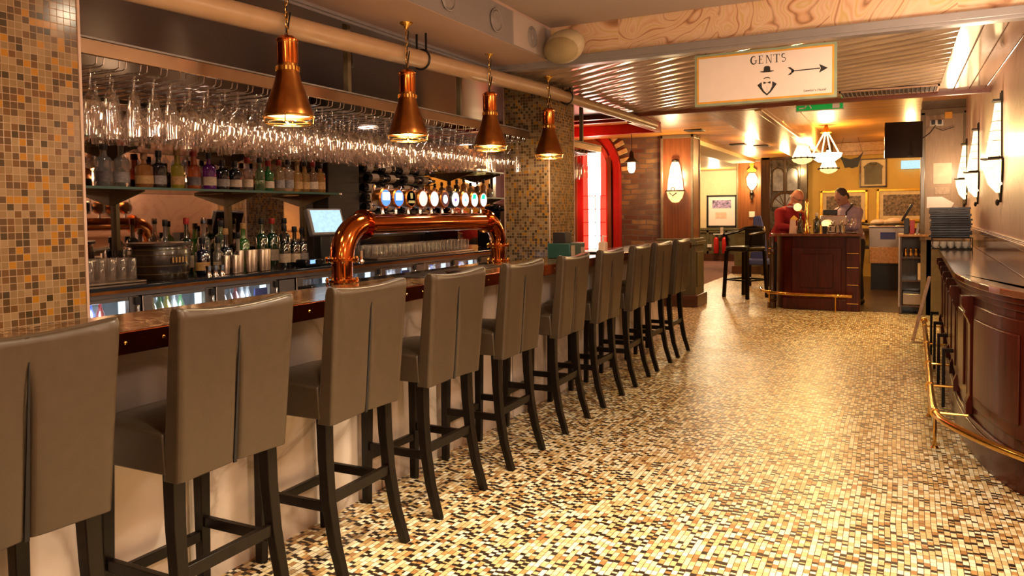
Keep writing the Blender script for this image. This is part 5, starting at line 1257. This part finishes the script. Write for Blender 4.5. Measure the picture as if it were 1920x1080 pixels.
# far column fittings
t = thing('column_lamp', 'plume-topped wall lamp on the far timber column', 'wall lamp', (-2.78, 16.99, 1.80))
part('shade', MB().lathe([(.03, .0), (.10, .10), (.12, .25), (.06, .36)], n=18), 'shade', t); part('plume', MB().prism([(0, .62), (.05, .55), (.03, .48), (.10, .42), (.08, .38), (-.08, .38), (-.10, .42), (-.03, .48), (-.05, .55)], -.03, -.01, MXZ), 'gold', t)
part('base', MB().lathe([(.0, -.22), (.03, -.18), (.015, -.12), (.05, -.06), (.02, 0)], (0, -.03, 0), 12), 'iron', t)
put('light_switch', 'white switch plate on the far timber column', 'switch', B(-2.84, -2.72, 16.985, 17.0, 1.22, 1.34), 'white', .003)
light('POINT', (-2.78, 16.7, 2.0), 36, (1, .75, .38), .08)
# near column sconce
t = thing('column_sconce', 'bell-shaped lit sconce on the near timber column', 'wall lamp', (-2.83, 10.84, 1.50))
mb = MB(); A = MB().lathe([(.045, .56), (.07, .50), (.105, .30), (.115, .16)][::-1], n=20, ang=pi, M=RZ(pi)); part('upper_shade', A, 'shade', t)
part('lower_bowl', MB().lathe([(.0, -.02), (.05, -.01), (.10, .05), (.125, .14)], n=20, ang=pi, M=RZ(pi)), 'shade_dim', t)
part('band', MB().tube([(.135*cos(a), .135*sin(a), .15) for a in [pi+pi*k/14 for k in range(15)]], .009, 8), 'iron', t); part('crown', MB().lathe([(.05, .56), (.055, .585), (.03, .60)], n=12, ang=pi, M=RZ(pi)), 'iron', t)
part('emblem', MB().tube([(-.05, -.13, .12), (0, -.15, .08), (.05, -.13, .12)], .010, 6).tube([(.025*cos(a*pi/6), -.14, .17+.025*sin(a*pi/6)) for a in range(13)], .005, 6), 'iron', t)
light('POINT', (-2.83, 10.60, 1.88), 22, (1, .72, .38), .06)
# chandeliers
def bell_lamp(loc, s, zc, lab):
    t = thing('bell_chandelier', lab, 'ceiling lamp', loc, 0, 'glass bell lamps in the far room')
    part('glass_bell', MB().open_lathe([(.19*s, .0), (.15*s, .10*s), (.10*s, .22*s), (.055*s, .36*s), (.045*s, .42*s)], n=24), 'shade', t)
    part('ring', MB().tube([(.205*s*cos(a*pi/12), .205*s*sin(a*pi/12), 0) for a in range(25)], .012*s, 8), 'iron', t)
    mb = MB()
    for k in range(12): mb.ell((.212*s*cos(k*pi/6), .212*s*sin(k*pi/6), 0), .022*s, 8)
    part('ring_beads', mb, 'iron', t); part('lower_bowl', MB().open_lathe([(.19*s, -.01), (.16*s, -.06*s), (.08*s, -.10*s), (.0, -.115*s)], n=24), 'shade_dim', t)
    part('cap', MB().lathe([(.06*s, .41*s), (.05*s, .44*s), (.02*s, .46*s), (.035*s, .50*s), (.01, .53*s)], n=14), 'iron', t)
    part('rod', MB().tube([(0, 0, .5*s), (0, 0, zc-loc[2])], .007, 6).lathe([(.02, zc-loc[2]-.06), (.05, zc-loc[2])], n=14), 'iron', t)
    return t
bell_lamp((-1.29, 12.4, 2.14), .82, 2.31, 'front bell lamp hanging below the beam')
bell_lamp((-1.07, 14.4, 2.07), .78, 2.69, 'lower right bell lamp in front of the ochre wall')
t = thing('bowl_chandelier', 'bright bowl chandelier hung on white rods between the bell lamps', 'ceiling lamp', (-1.02, 13.2, 2.16))
part('bowl', MB().lathe([(0, -.06), (.12, -.04), (.22, .03), (.24, .09)], n=24), 'bulb', t)
for k in range(4): part('rod', MB().tube([(.21*cos(k*pi/2+.4), .21*sin(k*pi/2+.4), .08), (.03*cos(k*pi/2+.4), .03*sin(k*pi/2+.4), .42)], .013, 8), 'shade', t)
part('crown', MB().lathe([(.02, .39), (.09, .42), (.05, .45), (.02, .54)], n=16), 'gold', t)
light('POINT', (-1.29, 12.4, 2.02), 33, (1, .60, .20), .08); light('POINT', (-1.07, 14.4, 2.0), 38, (1, .60, .20), .08); light('POINT', (-1.02, 13.2, 2.42), 63, (1, .60, .20), .08); light('POINT', (-1.95, 12.0, 2.25), 21, (1, .60, .22), .08)
light('POINT', (-1.9, 15.2, 2.2), 33, (1, .60, .22), .08); light('POINT', (.2, 15.4, 2.4), 30, (1, .58, .18), .08); light('POINT', (-4.2, 19.9, 2.3), 90, (1, .80, .48), .1); light('POINT', (-4.4, 14.5, 2.2), 18, WARM, .1); light('AREA', (-2.2, 17.8, 1.8), 15, (.75, .8, 1), .4, rot=(-90, 0, 0))
# alcove
t = framed('framed_print', 'black-framed print with a row of stained glass images in the alcove', -4.66, -3.86, .92, 1.79, 21.19, 'black', None, .05, .045, 'sign_white')
part('picture', B(-.25, .25, -.016, -.012, .08, .30), mat('stained glass print', (.30, .22, .38), .5, var=.9, scale=22), t); part('caption', B(-.17, .13, -.016, -.012, -.20, -.03), 'paper', t)
put('exit_plate', 'small red and white sign on the alcove wall', 'sign', MB().box(-3.86, -3.62, 21.15, 21.18, 2.0, 2.16), 'red', .003)
for i, x in enumerate((-4.36, -4.14)):
    t = thing('fire_extinguisher', 'red fire extinguisher on the alcove wall, %s of two' % ['left', 'right'][i], 'fire extinguisher', (x, 20.95, .22), 0, 'fire extinguishers in the alcove')
    part('cylinder', MB().lathe([(.06, 0), (.07, .02), (.07, .36), (.05, .42), (.02, .44)], n=18), 'red', t); part('handle', MB().box(-.02, .05, -.01, .01, .44, .50), 'black', t, .004); part('hose', MB().tube([(.03, 0, .46), (.09, 0, .40), (.09, 0, .15)], .009, 6), 'black', t)
put('extinguisher_bracket', 'pale wall bracket above the fire extinguishers', 'bracket', B(-4.45, -4.05, 21.0, 21.04, .72, .75), 'white')
put('notice', 'small cream notice above the fire extinguishers', 'notice', B(-4.27, -4.19, 21.04, 21.05, .70, .92), 'label')
put('notice', 'small cream notice on the olive dado by the far column', 'notice', B(-3.72, -3.64, 21.04, 21.05, .62, .86), 'label')
put('socket', 'white socket on the olive dado beside the extinguishers', 'socket', B(-4.62, -4.50, 21.04, 21.05, .38, .46), 'white')
# ================================================================== PEOPLE
def remesh(o, vox, sm=3):
    r = o.modifiers.new('r', 'REMESH'); r.mode = 'VOXEL'; r.voxel_size = vox; r.use_smooth_shade = True
    s = o.modifiers.new('s', 'SMOOTH'); s.iterations = sm; s.factor = .5
def limb(mb, pts, rs, n=12):
    """tapered limb with round joints, sampled finely"""
    for i in range(len(pts)-1):
        a, b = Vector(pts[i]), Vector(pts[i+1])
        mb.tube([a.lerp(b, k/4) for k in range(5)], [rs[i]+(rs[i+1]-rs[i])*k/4 for k in range(5)], n)
    for p, r in zip(pts, rs): mb.ell(p, r, n)
    return mb
def hand(mb, w_, d, side, curl=.5):
    """palm and five bent fingers from wrist w_ along direction d; side +1/-1 puts the thumb left or right"""
    w_, d = Vector(w_), Vector(d).normalized(); s_ = d.cross(Vector((0, 0, 1))).normalized()*side; up = s_.cross(d)*side
    pc = w_+d*.045; mb.tube([w_, w_+d*.03, w_+d*.085], [.024, .034, .036], 10); 
    for k, (o_, L) in enumerate(((-.027, .058), (-.009, .072), (.009, .068), (.027, .052))):
        a = w_+d*.080+s_*o_; b = a+d*L*.5-up*L*.15*curl; c = b+d*L*.3-up*L*.4*curl; mb.tube([a, b, c], [.0095, .0090, .0075], 8)
    a = w_+d*.03-s_*.028; b = a+d*.03-s_*.025; c = b+d*.028-s_*.006-up*.008; mb.tube([a, b, c], [.012, .011, .009], 8)
    return mb
def person(lab, loc, rz, skin, top, topname, lean, hair, headtilt, arms, extra):
    t = thing('person', lab, 'person', loc, rz)
    hip = Vector((0, 0, .90)); ch = hip+Vector((lean*.75, 0, .36)); nk = ch+Vector((lean*.35, 0, .17)); hd = nk+Vector((.03+headtilt*.10, 0, .125-headtilt*.03))
    H = RY(headtilt)
    mb = MB(); limb(mb, [hip, hip.lerp(ch, .5), ch], [.145, .13, .15]); limb(mb, [ch+Vector((0, -.13, .05)), ch+Vector((0, .13, .05))], [.075, .075]); limb(mb, [ch, nk, nk.lerp(hd, .5)], [.11, .062, .058])
    mb.ell(hd, (.098, .076, .118), 20, H)
    mb.ell(hd+H @ Vector((.030, 0, -.058)), (.070, .056, .058), 14, H)                       # jaw
    mb.ell(hd+H @ Vector((.104, 0, -.012)), (.020, .014, .024), 10, H)                        # nose
    mb.ell(hd+H @ Vector((.082, 0, .024)), (.020, .050, .012), 10, H)                         # brow
    mb.ell(hd+H @ Vector((.092, 0, -.055)), (.014, .026, .008), 10, H).ell(hd+H @ Vector((.090, 0, -.085)), (.016, .022, .014), 10, H)
    for s in (-1, 1): mb.ell(hd+H @ Vector((-.005, s*.078, -.006)), (.020, .010, .032), 10, H)
    for s, (el, wr) in zip((-1, 1), arms):
        sh = ch+Vector((0, s*.17, .06)); limb(mb, [sh, el, wr], [.055, .043, .028]); hand(mb, wr, Vector(wr)-Vector(el), s, .6)
        limb(mb, [hip+Vector((0, s*.085, -.02)), (.03, s*.10, .48), (-.02, s*.10, .09)], [.085, .058, .042]); mb.tube([(-.05, s*.10, .04), (.04, s*.105, .045), (.16, s*.11, .03)], [.040, .040, .028], 10)
    b = part('body', mb, skin, t); remesh(b, .009, 2)
    mb = MB(); limb(mb, [hip+Vector((0, 0, .02)), hip.lerp(ch, .5), ch], [.165, .152, .170]); limb(mb, [ch+Vector((0, -.13, .05)), ch+Vector((0, .13, .05))], [.092, .092]); limb(mb, [ch, nk-Vector((0, 0, .02))], [.12, .075])
    for s, (el, wr) in zip((-1, 1), arms):
        sh = ch+Vector((0, s*.17, .06)); w2 = Vector(el).lerp(Vector(wr), .9); limb(mb, [sh, el, w2], [.072, .058, .042])
    c = part(topname, mb, top, t); remesh(c, .012, 3)
    mb = MB(); limb(mb, [hip, hip+Vector((0, 0, -.05))], [.16, .15])
    for s in (-1, 1): limb(mb, [hip+Vector((0, s*.085, -.02)), (.03, s*.10, .48), (-.02, s*.10, .12)], [.100, .074, .060])
    c = part('trousers', mb, 'jeans', t); remesh(c, .014, 3)
    for s in (-1, 1): part('shoe', MB().tube([(-.07, s*.10, .045), (.05, s*.105, .05), (.18, s*.11, .035)], [.045, .048, .030], 12), 'black', t)
    for s in (-1, 1): part('eye', MB().ell(hd+H @ Vector((.090, s*.030, .006)), (.008, .012, .007), 8, H), 'ink', t)
    extra(t, hd, H, ch, nk)
    return t
def ex_red(t, hd, H, ch, nk):
    part('beard', MB().ell(hd+H @ Vector((.048, 0, -.088)), (.064, .060, .045), 14, H).ell(hd+H @ Vector((.098, 0, -.036)), (.012, .030, .010), 8, H), 'whitehair', t)
    part('hair', MB().ell(hd+H @ Vector((-.048, 0, -.020)), (.058, .082, .052), 14, H), 'whitehair', t)
    mb = MB()
    for s in (-1, 1): mb.tube([hd+H @ Vector((.104, s*.033+.022*cos(a*pi/6), .006+.016*sin(a*pi/6))) for a in range(13)], .0025, 6).tube([hd+H @ Vector((.10, s*.055, .008)), hd+H @ Vector((.0, s*.082, .010))], .0025, 6)
    mb.tube([hd+H @ Vector((.108, -.012, .008)), hd+H @ Vector((.108, .012, .008))], .0025, 6); part('glasses', mb, 'ink', t)
    part('shirt_collar', MB().tube([nk+Vector((.075*cos(a*pi/8), .072*sin(a*pi/8), -.025)) for a in range(17)], .016, 8), 'shirt', t)
def ex_bar(t, hd, H, ch, nk):
    part('hair', MB().ell(hd+H @ Vector((-.020, 0, .035)), (.092, .084, .092), 16, H).ell(hd+H @ Vector((-.055, 0, -.02)), (.052, .080, .075), 14, H), 'hair', t)
    part('shirt_collar', MB().tube([nk+Vector((.072*cos(a*pi/8), .070*sin(a*pi/8), -.025)) for a in range(17)], .015, 8), 'shirt', t)
    mb = MB()
    for s in (-1, 1): mb.tube([ch+Vector((-.05, s*.09, .16)), ch+Vector((.02, s*.10, .165)), ch+Vector((.14, s*.09, .06)), ch+Vector((.13, s*.07, -.2))], .010, 6)
    mb.tube([nk+Vector((-.06, -.06, .0)), nk+Vector((-.085, 0, .0)), nk+Vector((-.06, .06, .0))], .010, 6); part('apron_strap', mb, 'black', t)
person('bald man with white beard and glasses in a red jumper, leaning over the island bar', (-1.57, 12.02, 0), radians(-42), 'skin', 'sweater', 'sweater', .26, None, .55,
       [((.30, -.26, 1.12), (.46, -.10, 1.10)), ((.28, .26, 1.12), (.46, .10, 1.12))], ex_red)
person('barman with short dark hair in a lilac shirt, head bowed behind the island bar', (-.56, 12.0, 0), radians(232), 'skin2', 'shirt', 'shirt_top', .14, None, .6,
       [((.26, -.25, 1.12), (.44, -.08, 1.08)), ((.24, .25, 1.12), (.44, .10, 1.10))], ex_bar)
